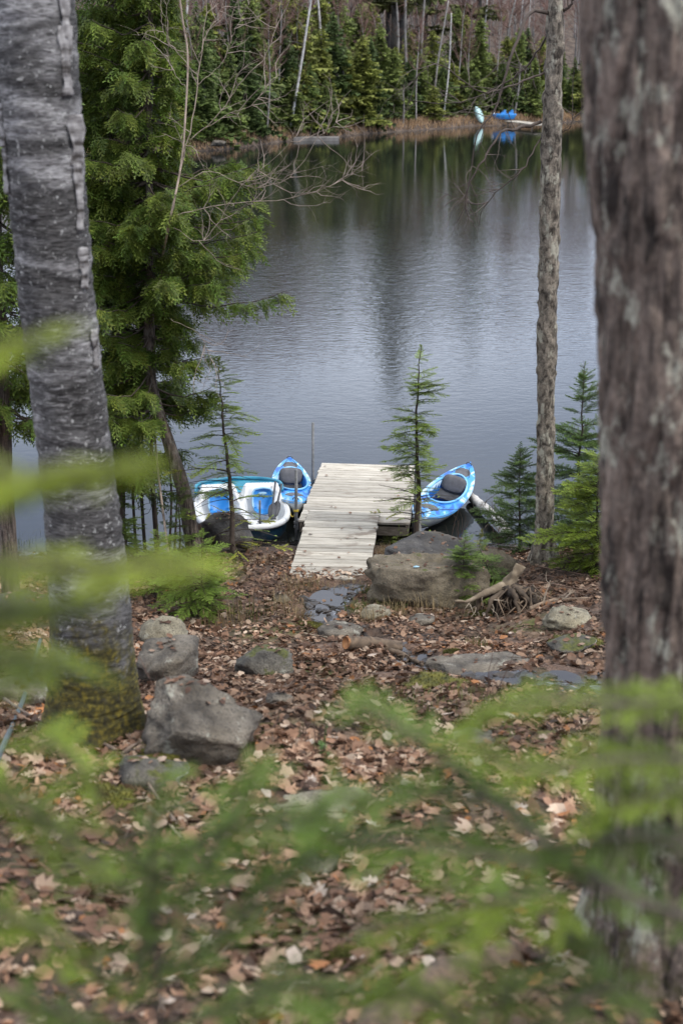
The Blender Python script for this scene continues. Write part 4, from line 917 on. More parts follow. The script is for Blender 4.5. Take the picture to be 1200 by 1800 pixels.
# ------------------------------------------------------------------ stump, logs, pipe, dead branches
q = rng(81)
b = GP(895, 1078); m_ = mpp(b); top = b + [.10, .30, .42]
st = empty('uprooted_stump', b, 'weathered uprooted stump with twisted bare roots beside the pale boulder', 'stump')
mb = MB(); tube(mb, spline([b + [-.02, .22, .16], b + [.04, .27, .26], b + [.09, .30, .36], b + [.13, .33, .44]], 16), np.array([.17, .15, .13, .118, .11, .105, .10, .098, .096, .094, .092, .09, .09, .09, .09, .085]) * .72, 16, disp=lambda V, a: .03 * fbm(V * [14, 14, 5], 3, 3)); mb.C = [c * np.array([.62, .58, .52, 1]) for c in mb.C]; put('bole', mb, M['driftwood'], st, b)
for k, pts in enumerate([[(-.05, .2, .24), (-.25, .08, .20), (-.42, .02, .12), (-.58, -.02, .13)], [(.05, .2, .2), (.14, .04, .16), (.22, -.08, .04), (.3, -.14, -.04)], [(.08, .2, .22), (.22, .1, .16), (.33, .02, .06), (.42, -.04, -.03)],
                          [(-.02, .18, .2), (-.16, 0, .16), (-.22, -.06, .02), (-.24, -.10, -.06)], [(.05, .18, .24), (.1, -.0, .22), (.16, -.08, .12), (.15, -.13, -.03)], [(.1, .2, .2), (.3, .16, .12), (.38, .12, .02), (.46, .1, -.04)],
                          [(0, .18, .22), (.03, 0, .22), (.08, -.1, .1), (.1, -.15, -.03)], [(-.08, .2, .18), (-.3, .12, .12), (-.36, .08, .02), (-.40, .06, -.05)], [(.12, .18, .18), (.2, .0, .1), (.3, -.1, .0), (.36, -.16, -.05)]]):
    mb = MB(); Q = spline([b + p for p in np.array(pts)], 18); Q[2:] += np.cumsum(q.normal(0, .006, (16, 3)), 0); tube(mb, Q, np.linspace(.055 if k < 1 else .036, .011, 18), 8, disp=lambda V, a: .010 * fbm(V * 24, k, 2), col=(.7, .66, .6) if k == 0 else (.30, .26, .23))
    for j in range(3):
        i = int(q.integers(6, 16)); bare_branch(mb, Q[i], (q.normal(), -.5, -.5), .2, .008, q, 0, -.1, 2, 5)
    put('root', mb, M['driftwood'], st, b)
for k in range(26):                          # finer dark roots hanging over the darkened root mass
    mb = MB(); s0 = b + [q.uniform(-.12, .3), q.uniform(.05, .2), q.uniform(.12, .26)]; e0 = s0 + [q.normal(0, .1), q.uniform(-.3, -.05), 0]; e0[2] = gz(e0[0], e0[1]) + .01
    Q = spline([s0, lerp(s0, e0, .5) + [q.normal(0, .05), q.normal(0, .03), q.uniform(0, .07)], e0], 12); tube(mb, Q, np.linspace(q.uniform(.009, .02), .004, 12), 5, col=np.array([.42, .36, .32]) * q.uniform(.6, 1.5)); put('root', mb, M['driftwood'], st, b)
mb = MB(); P_, F_ = rock_shape((.56, .34, .40), 44, 4, 3, .35); mb.add(P_ + b + [.08, .16, .08], F_, col=(.10, .08, .07)); put('root_mass_shade', mb, M['driftwood'], st, b)  # root lump coloured near-black to stand in for the shaded hollow
st.scale = (1.25, 1.15, 1.2)
def lying(name, label, cat, pts, r0, r1, mat, lift=.5, sides=9, n=30, dsp=.006, tw=0, col=None, group=None, seed=1):
    qq = rng(seed); C = [GP(*p) for p in pts]; Q = spline(C, n); Q[:, 2] = g(Q[:, 0], Q[:, 1]) + np.linspace(r0, r1, n) * (1 + lift) - r0 * .4
    Q[:, 2] = np.convolve(np.pad(Q[:, 2], 3, 'edge'), np.ones(7) / 7, 'valid'); mb = MB(); og = Q[0]
    tube(mb, Q, np.linspace(r0, r1, n), sides, disp=(lambda V, a: dsp * fbm(V * 18, seed, 3)), col=col)
    for k in range(tw):
        i = int(qq.integers(3, n - 2)); bare_branch(mb, Q[i], norm(Q[i + 1] - Q[i]) + [qq.normal(0, .6), qq.normal(0, .6), .25], .35, r1 * .7, qq, 1, .02, 3, 4)
    return tag(put(name, mb, M[mat], None, og), label, cat, group), Q
A_ = GP(608, 1152) + [0, 0, .15]; B_ = GP(688, 1148) + [0, .12, .03]; ax_ = norm(B_ - A_); lg = empty('cut_log', A_, 'cut log with an orange sawn end lying across the slope', 'log'); Q = spline([A_, lerp(A_, B_, .5) + [0, .01, .01], B_, B_ + ax_ * .12], 30)
mb = MB(); tube(mb, Q, np.linspace(.082, .066, 30), 18, disp=lambda V, a: .008 * fbm(V * 16, 5, 3)); put('bark', mb, M['log_bark'], lg, A_)
T_, N_, B2_ = frames(Q[:3]); th = np.linspace(0, 2 * math.pi, 18, endpoint=False); rim = [A_ - T_[0] * .006 + (N_[0] * math.cos(a) + B2_[0] * math.sin(a)) * .072 for a in th]; rim2 = [A_ + T_[0] * .01 + (N_[0] * math.cos(a) + B2_[0] * math.sin(a)) * .08 for a in th]
mb = MB(); mb.add(rim + rim2 + [A_ - T_[0] * .010], [[i, (i + 1) % 18, 36] for i in range(18)], [[i, (i + 1) % 18, 18 + (i + 1) % 18, 18 + i] for i in range(18)]); put('sawn_end', mb, M['log_cut'], lg, A_)
lying('dead_branch', 'broken brown branch trailing from the butt of the cut log', 'branch', [(686, 1150), (715, 1160), (742, 1170)], .04, .02, 'log_bark', .3, 9, seed=5, tw=2)
lying('dead_branch', 'long crooked dead branch crossing the slope below the birch', 'branch', [(10, 1252), (110, 1285), (190, 1320), (245, 1365), (300, 1440), (330, 1500)], .016, .008, 'twig', 2.2, 7, col=(1.5, 1.4, 1.3), tw=3, seed=6)
lying('dead_branch', 'forked grey stick rising over moss toward the angular boulder', 'branch', [(215, 1335), (260, 1310), (320, 1297)], .012, .007, 'twig', 3, 6, col=(1.6, 1.5, 1.4), tw=2, seed=7)
lying('dead_branch', 'curved bare stick against the dark mossy boulder', 'branch', [(455, 1228), (470, 1200), (490, 1180), (512, 1168), (508, 1150)], .014, .008, 'driftwood', 1, 7, seed=8)
lying('dead_branch', 'brown stick on the leaves right of the stump', 'branch', [(930, 1075), (975, 1058), (1040, 1054)], .03, .02, 'driftwood', .6, 8, tw=3, seed=9, col=(.8, .7, .65))
lying('dead_branch', 'pale twig lying just above the cut log', 'branch', [(530, 1114), (570, 1122), (602, 1132)], .012, .007, 'driftwood', 1, 6, seed=10)
lying('dead_branch', 'short bleached stick among foreground leaves', 'branch', [(262, 1428), (290, 1450), (318, 1478)], .013, .01, 'driftwood', 1.5, 6, seed=11)
lying('dead_branch', 'blurred grey stick at the bottom of the slope', 'branch', [(540, 1798), (620, 1745), (680, 1700), (760, 1670)], .016, .01, 'driftwood', 1, 6, seed=12, col=(.7, .66, .62))
lying('dead_branch', 'fallen twiggy branch under the spruces by the bank', 'branch', [(880, 1020), (910, 1008), (960, 1000), (1020, 985)], .012, .006, 'twig', 2, 6, tw=9, seed=13, col=(1.6, 1.4, 1.3))
for k, (x, y) in enumerate([(975, 1040), (1000, 1022), (1015, 1040), (960, 1030), (990, 1010)]):
    a = q.uniform(-.5, .5); lying('fallen_stick', 'thin brown stick in the brush heap under the spruces', 'stick', [(x - 45, y + 12 * a), (x, y), (x + 45, y - 14 * a)], .009, .005, 'twig', 3 + k, 5, 12, .003, 3, (1.5, 1.2, 1.05), 'sticks in the brush heap', 20 + k)
lying('mossy_log', 'dark rotting log half sunk in leaves at the bottom of the slope', 'log', [(640, 1850), (745, 1765), (800, 1725), (900, 1690)], .09, .07, 'log_bark', -.2, 14, seed=41, dsp=.02)
# dark plastic pipe
Q = np.array([GP(72, 1140) + [0, 0, .10], GP(45, 1245) + [0, 0, .12], GP(8, 1335) + [0, 0, .10], GP(-40, 1440) + [0, 0, .06]]); mb = MB(); tube(mb, spline(Q, 30), .019, 12); tag(put('water_pipe', mb, M['pipe'], None, Q[0]), 'dark blue-grey plastic pipe running past the birch foot', 'pipe')
# fallen white birch in the shallows
a, b_ = PZ(826, 872, .10), PZ(893, 940, .16); Q = spline([a, lerp(a, b_, .5) + [.02, 0, .03], b_], 26); mb = MB(); tube(mb, Q, np.linspace(.075, .105, 26), 14, disp=lambda V, t_: .014 * fbm(V * 9, 3, 3))
t = empty('fallen_birch', a, 'fallen white birch log lying in the shallows by the tilted kayak', 'log'); put('log', mb, M['white_bark'], t, a); mb = MB()
for k in range(11):
    i = int(q.integers(8, 25)); bare_branch(mb, Q[i], (q.normal(0, .6), -.5, q.uniform(.2, .9)), .4, .007, q, 1, -.02, 3, 4)
put('twigs', mb, M['twig'], t, a)
# scrap of blue plastic lying in the cleft of the boulder
T0 = ROCKTOP[0][0]; c0 = PD(728, 994, float(T0[:, 1].mean())); T0 = T0[np.argsort(np.abs(T0[:, 0] - c0[0]))[:60]]; b = T0[np.argmin(T0[:, 1])] + [0, 0, .02]; mb = MB(); P_, F_ = rock_shape((.09, .05, .03), 5, 3, 5, .2); mb.add(P_ + b, F_); tag(put('plastic_scrap', mb, M['trash_blue'], None, b), 'small pale blue plastic scrap lying in the boulder cleft', 'litter')

# ------------------------------------------------------------------ moss cushions
def moss_cushion(px, py, w_, h_, seed, label):
    p = GP(px, py); qq = rng(seed); P_, F_ = rock_shape((w_, w_ * .8, h_), seed, 4, 3, .22); P_ = P_ * (1 + .05 * fbm(P_ * 22, seed, 2)[:, None])
    mb = MB(); mb.add(P_ + p + [0, 0, h_ * .12], F_); N_ = norm(P_ / np.array([w_, w_ * .8, h_]) ** 2); k = 2600; i = qq.integers(0, len(P_), k); pt = P_[i] + p + [0, 0, h_ * .12] + qq.normal(0, .004, (k, 3)); n_ = norm(N_[i] + qq.normal(0, .5, (k, 3)) + [0, 0, .4]); s_ = norm(np.cross(n_, qq.normal(size=(k, 3)))) * .0035
    mb.add(np.stack([pt - s_, pt + s_, pt + n_ * qq.uniform(.012, .028, k)[:, None]], 1).reshape(-1, 3), np.arange(3 * k).reshape(-1, 3)); tag(put('moss_cushion', mb, M['moss'], None, p), label, 'moss', 'cushions of moss on the slope')
for a in [(285, 1325, .42, .16, 1, 'golden moss cushion against the large angular boulder'), (255, 1362, .34, .14, 2, 'dark moss cushion just below the golden one'), (180, 1408, .40, .12, 3, 'low moss cushion beside the long dead branch'), (1012, 1138, .6, .14, 4, 'mossy hummock against the dark trunk by the wet slab'), (765, 1208, .6, .12, 5, 'mossy hummock at the near edge of the trickle'),
          (735, 1760, .28, .10, 6, 'moss cushion low in the foreground near the thick trunk'), (545, 1104, .4, .08, 7, 'small olive moss patch before the flat pale stone'), (620, 1690, .22, .06, 8, 'yellow moss patch among foreground leaves'), (850, 1082, .34, .10, 9, 'small green moss patch in front of the stump roots'), (800, 1150, .25, .06, 10, 'tiny moss tuft above the wet slab')]: moss_cushion(*a)

# ------------------------------------------------------------------ leaf litter
def leaf_tmpl(kind, seed):
    qq = rng(seed)
    if kind == 0:                            # pointed oval
        out_ = np.array([(-.5, 0), (-.28, .2), (.02, .27), (.3, .16), (.52, 0), (.3, -.16), (.02, -.27), (-.28, -.2)])
    elif kind == 1:                          # lobed
        out_ = np.array([(-.42, 0), (-.3, .3), (-.02, .42), (.0, .2), (.3, .34), (.22, .12), (.55, .0), (.22, -.12), (.3, -.34), (.0, -.2), (-.02, -.42), (-.3, -.3)])
    else:
        out_ = np.array([(-.48, .0), (-.2, .3), (.2, .28), (.45, .06), (.3, -.2), (-.1, -.33)])
    mid = np.array([[0.0, 0.0]]); xy = np.concatenate([out_, mid]); a, b_, c_ = qq.uniform(-.5, .7), qq.uniform(-.3, .9), qq.uniform(-.3, .3)
    z = a * xy[:, 0] ** 2 + b_ * xy[:, 1] ** 2 + c_ * xy[:, 0] * xy[:, 1] + qq.normal(0, .03, len(xy)); n = len(out_)
    return np.concatenate([xy, z[:, None]], 1), [np.array([[n, i, (i + 1) % n] for i in range(n)])], np.ones((n + 1, 3)) * (.82 + .25 * qq.random((n + 1, 1)))
LEAVES = [leaf_tmpl(k % 3, 300 + k) for k in range(12)]
LCOL = np.array([(.085, .048, .034), (.13, .072, .048), (.185, .105, .07), (.24, .15, .105), (.29, .205, .155), (.36, .275, .22), (.26, .115, .05), (.05, .032, .025)]); LW = np.array([.16, .19, .20, .17, .12, .06, .03, .07])
def litter_pts(n, y0, y1, seed):
    qq = rng(seed); y = np.sqrt(qq.uniform(y0 ** 2, y1 ** 2, n)); x = qq.uniform(-1, 1, n) * (.262 * y + .5); return x, y, qq
mb = MB(); tot = 0
for seed, n, y0, y1 in [(1, 8000, 3.6, 9), (2, 19000, 8, 15), (3, 21000, 13.5, 21.2)]:
    x, y, qq = litter_pts(n, y0, y1, seed)
    sdist = stream_d(x, y); keep = (sdist + .5 * n2(x, y, 3.1, 40, 2) > 1.15) | (qq.random(n) < .05)
    keep &= (n2(x, y, .8, 77, 3) > -.45) | (qq.random(n) < .35)
    for cx, cy_, rx, ry in ROCKS:
        keep &= (((x - cx) / (rx * .92)) ** 2 + ((y - cy_) / (ry * .92)) ** 2 > 1)
    keep &= qq.random(n) < sstep(21.4, 19.8, y) * .9 + .1
    x, y = x[keep], y[keep]; n = len(x); z = g(x, y); e = .05; nx = -(g(x + e, y) - z) / e; ny = -(g(x, y + e) - z) / e; up = norm(np.stack([nx, ny, np.ones(n)], -1) + qq.normal(0, .42, (n, 3)))
    a = qq.uniform(0, 6.28, n); fw = np.stack([np.cos(a), np.sin(a), np.zeros(n)], -1); fw = norm(fw - up * (fw * up).sum(1, keepdims=True)); s_ = np.clip(np.exp(qq.normal(math.log(.074), .36, n)), .03, .15)
    pos = np.stack([x, y, z + .012 + qq.uniform(0, .022, n)], -1); ci = qq.choice(len(LCOL), n, p=LW / LW.sum()); cm = LCOL[ci] * qq.uniform(.95, 1.65, (n, 1)) * np.array([.96, .97, .93])
    # drifts of wetter, darker leaves
    cm *= (.72 + .5 * sstep(-.5, .5, n2(x, y, .6, 91, 3)))[:, None]
    Ms = basis(fw, up, s_)
    for v in range(12):
        mk = np.arange(n) % 12 == v; place(mb, LEAVES[v], Ms[mk], pos[mk], cm[mk])
qq = rng(66)
for pts_, W_ in ROCKTOP:                     # leaves caught on top of the rocks
    if len(pts_) < 3: continue
    n = int(4 + 10 * W_); pos = pts_[qq.integers(0, len(pts_), n)] + [0, 0, .012]; up = norm(np.array([0, 0, 1.]) + qq.normal(0, .25, (n, 3))); a = qq.uniform(0, 6.28, n); fw = np.stack([np.cos(a), np.sin(a), np.zeros(n)], -1); fw = norm(fw - up * (fw * up).sum(1, keepdims=True))
    place(mb, LEAVES[int(qq.integers(12))], basis(fw, up, qq.uniform(.05, .09, n)), pos, LCOL[qq.choice(len(LCOL), n, p=LW / LW.sum())])
gp_ = [(np.array(gang.matrix_world @ Vector((qq.uniform(-gw / 2, gw / 2), qq.random() ** 1.6 * glen, .022)))) for _ in range(26)] + [np.array(dock.matrix_world @ Vector((qq.uniform(-.85, .85), qq.uniform(0, dk_len), .024))) for _ in range(12)]
n = len(gp_); up = norm(np.array([0, 0, 1.]) + qq.normal(0, .12, (n, 3))); a = qq.uniform(0, 6.28, n); fw = np.stack([np.cos(a), np.sin(a), np.zeros(n)], -1); fw = norm(fw - up * (fw * up).sum(1, keepdims=True)); place(mb, LEAVES[4], basis(fw, up, qq.uniform(.04, .08, n)), np.array(gp_) + [0, 0, .01], LCOL[qq.choice(4, n)] * 1.2)
tag(put('leaf_litter', mb, M['litter'], smooth=False), 'carpet of dry brown fallen leaves covering the slope', 'leaf litter', kind='stuff')
# leaves that stand out singly
qq = rng(404); lm = []
for v in range(6):
    for c_ in range(3):
        T = LEAVES[v]; t_ = MB(); t_.add(T[0], *T[1], col=T[2] * np.array([(.46, .385, .33), (.38, .28, .21), (.33, .145, .06)][c_])); me = t_.mesh('fallen_leaf', smooth=False); me.materials.append(M['litter']); lm.append(me)
spots = [(625, 1310, 2), (365, 1665, 0), (712, 1388, 0), (635, 1335, 1), (548, 1380, 0), (455, 1240, 0), (650, 1365, 1)] 
LAB = {0: ('pale dry leaf lying on top of the litter', 'pale leaves on the litter'), 1: ('tan dry leaf lying on top of the litter', 'tan leaves on the litter'), 2: ('rusty orange dry leaf on top of the litter', 'orange leaves on the litter')}
while len(spots) < 110:
    px, py = qq.uniform(230, 1040), 1085 + 700 * qq.random() ** 1.3; c_ = int(qq.choice(3, p=[.5, .38, .12])); p = GP(px, py)
    if stream_d(p[:1], p[1:2])[0] < 1.3 or any(((p[0] - cx) / rx) ** 2 + ((p[1] - cy_) / ry) ** 2 < 1.3 for cx, cy_, rx, ry in ROCKS): continue
    spots.append((px, py, c_))
for i, (px, py, c_) in enumerate(spots):
    p = GP(px, py); o = link('fallen_leaf', lm[(i % 6) * 3 + c_], None, p + [0, 0, .035], (qq.normal(-.2, .2), qq.normal(0, .2), qq.uniform(0, 6.28))); s_ = qq.uniform(.085, .125); o.scale = (s_, s_, s_); tag(o, LAB[c_][0], 'leaf', LAB[c_][1])
# little pools standing in the trickle
for k, (px, py, a_, b2) in enumerate([(600, 1046, .26, .20), (572, 1062, .24, .24), (563, 1082, .16, .20), (712, 1150, .20, .12), (742, 1160, .20, .10), (868, 1192, .26, .12), (918, 1206, .24, .12), (975, 1196, .22, .12)]):
    p = GP(px, py); th = np.linspace(0, 2 * math.pi, 40, endpoint=False); rr = 1 + .38 * fbm(np.stack([np.cos(th) * 1.4 + k * 7, np.sin(th) * 1.4, 0 * th], -1), 6, 3); V = np.stack([p[0] + a_ * rr * np.cos(th), p[1] + b2 * 1.5 * rr * np.sin(th), np.full(40, p[2] + .004)], -1)
    mb = MB(); mb.add(np.concatenate([V, [[p[0], p[1], p[2] + .004]]]), [[i, (i + 1) % 40, 40] for i in range(40)]); o = put('puddle', mb, M['puddle'], None, p); o['kind'] = 'structure'
# clods of mud in the trickle
mb = MB(); qq = rng(5); V3, F3 = ico(1); n = 5200; x = qq.uniform(-1.2, 3.6, n); y = qq.uniform(12, 20.5, n); sd_ = stream_d(x, y); kk = (sd_ < 1.25) & (n2(x, y, 2.6, 51, 2) > .12); x, y = x[kk], y[kk]; n = len(x); s_ = np.exp(qq.normal(math.log(.026), .45, n)); Ms = basis(np.stack([np.cos(x * 90), np.sin(x * 90), 0 * x], -1), np.tile([0, 0, 1.], (n, 1)), s_) * np.array([1.5, 1.0, .7])[None, None]
place(mb, (V3 * (1 + .3 * vn(V3 * 2.3, 4)[:, None]), [F3], np.ones((len(V3), 3))), Ms, np.stack([x, y, g(x, y) + .2 * s_], -1), np.repeat(qq.uniform(.5, 1.4, (n, 1)), 3, 1)); tag(put('mud', mb, M['mud'], smooth=False), 'dark wet clods of mud along the trickle', 'mud', kind='stuff')
# fine twigs strewn over the leaves
mb = MB(); qq = rng(12); n = 900; x, y, _ = litter_pts(n, 4, 19.5, 13)
for i in range(n):
    a = qq.uniform(0, 6.28); l = qq.uniform(.06, .3); d = np.array([math.cos(a), math.sin(a)]) * l; xs_ = x[i] + d[0] * np.array([-.5, 0, .5]); ys_ = y[i] + d[1] * np.array([-.5, 0, .5]); tube(mb, np.stack([xs_, ys_, g(xs_, ys_) + .03 + qq.uniform(0, .02)], -1), [.004, .0035, .002], 3, col=(1.2, 1.05, .95), cap=False)
tag(put('twig_litter', mb, M['twig']), 'fine twigs strewn over the leaf litter', 'twigs', kind='stuff')
# grass tufts
def tuft(mb, p, n, h, sp, col, qq, bend=.5):
    a = qq.uniform(0, 6.28, n); r0 = sp * np.sqrt(qq.random(n)); bx_ = p[0] + r0 * np.cos(a); by = p[1] + r0 * np.sin(a); bz = g(bx_, by); hh = h * qq.uniform(.5, 1.15, n); b2 = a + qq.normal(0, .6, n); lean = bend * hh * qq.uniform(.2, 1.3, n)
    B0 = np.stack([bx_, by, bz], -1); M1 = B0 + np.stack([lean * .35 * np.cos(b2), lean * .35 * np.sin(b2), hh * .6], -1); T1 = B0 + np.stack([lean * np.cos(b2), lean * np.sin(b2), hh * (1 - .35 * lean / hh)], -1); sd = np.stack([-np.sin(b2), np.cos(b2), 0 * b2], -1) * .0028
    V = np.stack([B0 - sd, B0 + sd, M1 + sd * .8, M1 - sd * .8, T1], 1).reshape(-1, 3); k = np.arange(n)[:, None] * 5
    mb.add(V, k + np.array([[0, 1, 2, 3]]), k + np.array([[3, 2, 4]]), col=np.repeat(np.asarray(col) * qq.uniform(.6, 1.3, (n, 1)), 5, 0))
mb = MB(); qq = rng(19); STRAW, OLIVE = (.30, .225, .12), (.10, .12, .03)
for px, py, n, h, sp, c_ in [(530, 1032, 120, .2, .28, STRAW), (560, 1035, 80, .16, .22, STRAW), (505, 1068, 120, .2, .25, STRAW), (520, 1085, 90, .18, .22, STRAW), (630, 1075, 120, .2, .2, OLIVE), (655, 1092, 90, .26, .2, STRAW), (700, 1085, 100, .26, .25, STRAW), (690, 1075, 60, .2, .2, OLIVE), (760, 1080, 80, .28, .3, STRAW), (720, 1060, 60, .24, .2, OLIVE), (440, 1085, 90, .3, .3, OLIVE), (400, 1100, 70, .3, .3, STRAW), (370, 1090, 70, .3, .3, OLIVE),
                              (840, 1140, 50, .16, .15, OLIVE), (560, 1320, 30, .12, .1, OLIVE), (800, 1245, 120, .14, .5, OLIVE), (680, 1235, 70, .12, .4, OLIVE), (900, 940, 160, .35, .4, STRAW), (860, 935, 90, .4, .3, STRAW), (680, 975, 80, .2, .2, STRAW), (690, 955, 50, .2, .2, OLIVE), (640, 1045, 60, .2, .1, OLIVE), (930, 1060, 40, .2, .3, OLIVE), (30, 960, 80, .3, .5, OLIVE), (470, 990, 60, .16, .3, STRAW), (300, 1000, 80, .25, .5, OLIVE), (620, 1030, 50, .12, .2, STRAW), (430, 965, 90, .22, .3, STRAW), (500, 1045, 100, .15, .3, STRAW)]:
    tuft(mb, GP(px, py), n, h, sp, c_, qq)
tag(put('grass', mb, M['grass']), 'dry straw and olive grass tufts along the wet path and bank', 'grass', kind='stuff')
# leafless shrub stems
for k, (px, py, n, h, lab) in enumerate([(320, 1300, 5, .75, 'leafless reddish shrub stems before the large angular boulder'), (250, 1290, 4, .8, 'leafless thin stems between the birch foot and boulder'), (430, 1085, 7, .55, 'bare twiggy shrub beside the bushy young fir'), (555, 1300, 4, .4, 'few bare stems on the leafy path near the tiny seedling'), (862, 1230, 3, .55, 'single bare reddish stems at the wet slab'), (415, 1330, 4, .3, 'low reddish twigs under the angular boulder'), (800, 955, 7, .6, 'bare twiggy shrub at the water by the fallen white log'), (870, 950, 7, .55, 'bare twiggy shrub between the white log and the spruce')]):
    p = GP(px, py) if py > 960 else PZ(px, py, .12); mb = MB(); qq = rng(500 + k)
    for j in range(n): bare_branch(mb, p + [qq.normal(0, .07), qq.normal(0, .05), -.05], (qq.normal(0, .2), qq.normal(0, .2), 1), h * qq.uniform(.6, 1.1), .005, qq, 1, .05, 3, 4, .12, .5, 7)
    mb.C = [c * np.array([1.1, .85, .8, 1]) for c in mb.C]; tag(put('bare_shrub', mb, M['twig'], None, p), lab, 'shrub', 'leafless shrubs on the slope')

# ------------------------------------------------------------------ young hemlocks close to the lens
def hem_branch(mbs, mbf, pts, q, r0=.006, tw=(.10, .2), n=30, green=(.075, .125, .035), dens=1.0, gap=.018, side_l=1.0, planar=(0, 0, 1), near=1.0):
    Q = spline([PD(p[0], p[1], p[2] * near) for p in pts], n); Q += np.cumsum(q.normal(0, .0015, (n, 3)), 0); L_ = np.linalg.norm(np.diff(Q, axis=0), axis=1).sum(); tube(mbs, Q, np.linspace(r0, .0012, n), 6, cap=False)
    up = np.asarray(planar, float); m = int(L_ / gap); 
    for k in range(m):
        f = .06 + .94 * (k + q.random()) / m; i = min(int(f * (n - 1)), n - 2); b_ = Q[i] + (Q[i + 1] - Q[i]) * (f * (n - 1) - i); ax = norm(Q[i + 1] - Q[i]); sd = norm(np.cross(up, ax)); e = 1 if k % 2 else -1; an = q.uniform(.6, 1.0)
        fw = norm(ax * math.cos(an) + sd * e * math.sin(an) + np.array([0, 0, q.normal(-.12, .15)])); l = lerp(tw[1], tw[0], f) * q.uniform(.6, 1.15) * side_l; s2 = norm(np.cross(up, fw))
        TW.append((b_, fw, s2, l, np.asarray(green) * q.uniform(.7, 1.3)))
    twig_t(mbf, .06, Q[-4], norm(Q[-1] - Q[-4]), norm(np.cross(up, norm(Q[-1] - Q[-4]))), up, q, .013, .0022, .0028, green, (.1, .075, .05), dens=dens)
def flush_twigs(mbf, q, dens=1.0):
    for b_, fw, s2, l, gcol in TW:
        u2 = np.cross(fw, s2); twig_t(mbf, l, b_, fw, s2, u2, q, .0150, .0046, .0034, gcol, (.10, .075, .05), dens=dens)
        for k in range(int(l / .035)):        # side shoots
            f = (k + .6) / (l / .035); e = 1 if k % 2 else -1; d2 = norm(fw * .7 + s2 * e * .7); twig_t(mbf, .03 + .035 * (1 - f), b_ + fw * l * f, d2, norm(np.cross(u2, d2)), u2, q, .013, .0046, .0036, gcol * 1.1, (.10, .075, .05), dens=dens)
    TW.clear()
TW = []
q = rng(900)
# (1) left: bright tips reaching in from a hemlock standing beyond the frame
b = np.array([-.78, 1.55, 0]); b[2] = gz(b[0], b[1])
t = empty('hemlock_sapling', b, 'yellow-green blurred hemlock twigs reaching across the birch trunk', 'tree')
mb = MB(); tube(mb, spline([b - [0, 0, .1], b + [.02, 0, 1.0], b + [.0, .02, 2.0], b + [.02, 0, 2.9]], 20), np.linspace(.022, .006, 20), 8); put('trunk', mb, M['twig'], t, b)
YG = (.29, .36, .045)
st_, fo = MB(), MB()
for pts, g_, sl in [([(-900, 520, 1.55), (-300, 600, 1.4), (-60, 600, 1.3), (120, 560, 1.25)], YG, .55), ([(-900, 700, 1.55), (-300, 640, 1.4), (-80, 625, 1.32), (70, 590, 1.28)], YG, .5), ([(-900, 760, 1.55), (-300, 800, 1.35), (0, 830, 1.22), (140, 810, 1.18), (250, 790, 1.15)], YG, .65), ([(-900, 820, 1.55), (-250, 870, 1.35), (30, 860, 1.25), (180, 820, 1.2)], YG, .6),
                ([(-900, 900, 1.55), (-250, 960, 1.4), (60, 985, 1.3), (200, 975, 1.28), (330, 960, 1.25)], (.28, .34, .045), .7), ([(-900, 1000, 1.55), (-200, 1060, 1.4), (0, 1070, 1.35), (120, 1050, 1.3)], (.25, .32, .045), .75), ([(-800, 1050, 1.55), (-250, 1130, 1.45), (-20, 1140, 1.4), (110, 1170, 1.35)], (.23, .30, .045), .8)]:
    hem_branch(st_, fo, pts, q, .005, (.05, .11), 30, g_, 1, .0125, sl)
flush_twigs(fo, q); put('branches', st_, M['twig'], t, b); put('foliage', fo, M['needles'], t, b)
# (2) right: bough coming in from a hemlock beyond the frame
b = np.array([.86, 1.85, 0]); b[2] = gz(b[0], b[1])
t = empty('hemlock_sapling', b, 'blurred green hemlock bough across the lower part of the thick trunk', 'tree')
mb = MB(); tube(mb, spline([b - [0, 0, .1], b + [.02, 0, .8], b + [0, .02, 1.6], b + [.02, 0, 2.4]], 20), np.linspace(.03, .006, 20), 8); put('trunk', mb, M['twig'], t, b)
G1 = (.19, .26, .035); G2 = (.155, .24, .045); st_, fo = MB(), MB()
for pts, g_, sl, r0 in [([(1600, 1720, 2.2), (1200, 1612, 2.15), (1000, 1520, 2.1), (850, 1400, 2.1), (740, 1310, 2.1), (640, 1250, 2.1)], G2, .75, .009), ([(1600, 1150, 2.3), (1300, 1210, 2.2), (1130, 1240, 2.15), (960, 1240, 2.1), (850, 1260, 2.1)], G1, .7, .006), ([(1600, 1250, 2.3), (1250, 1330, 2.2), (1100, 1340, 2.1), (950, 1370, 2.05), (820, 1330, 2.05)], G1, .75, .006),
                    ([(1600, 1330, 2.3), (1300, 1380, 2.2), (1150, 1400, 2.1), (1040, 1440, 2.05)], G1, .6, .006), ([(1600, 1420, 2.3), (1250, 1480, 2.2), (1080, 1470, 2.1), (960, 1500, 2.1)], (.08, .12, .025), .7, .006), ([(1000, 1520, 2.1), (880, 1500, 2.05), (760, 1480, 2.05), (640, 1480, 2.05), (540, 1450, 2.05)], G2, .8, .006), ([(850, 1400, 2.1), (760, 1400, 2.05), (680, 1420, 2.05), (590, 1390, 2.0)], G2, .8, .005), ([(1050, 1545, 2.1), (900, 1580, 2.05), (780, 1600, 2.05), (640, 1640, 2.05)], G1, .8, .006)]:
    hem_branch(st_, fo, pts, q, r0, (.06, .16), 34, g_, 1, .018, sl, near=.82)
flush_twigs(fo, q); put('branches', st_, M['twig'], t, b); put('foliage', fo, M['needles'], t, b)
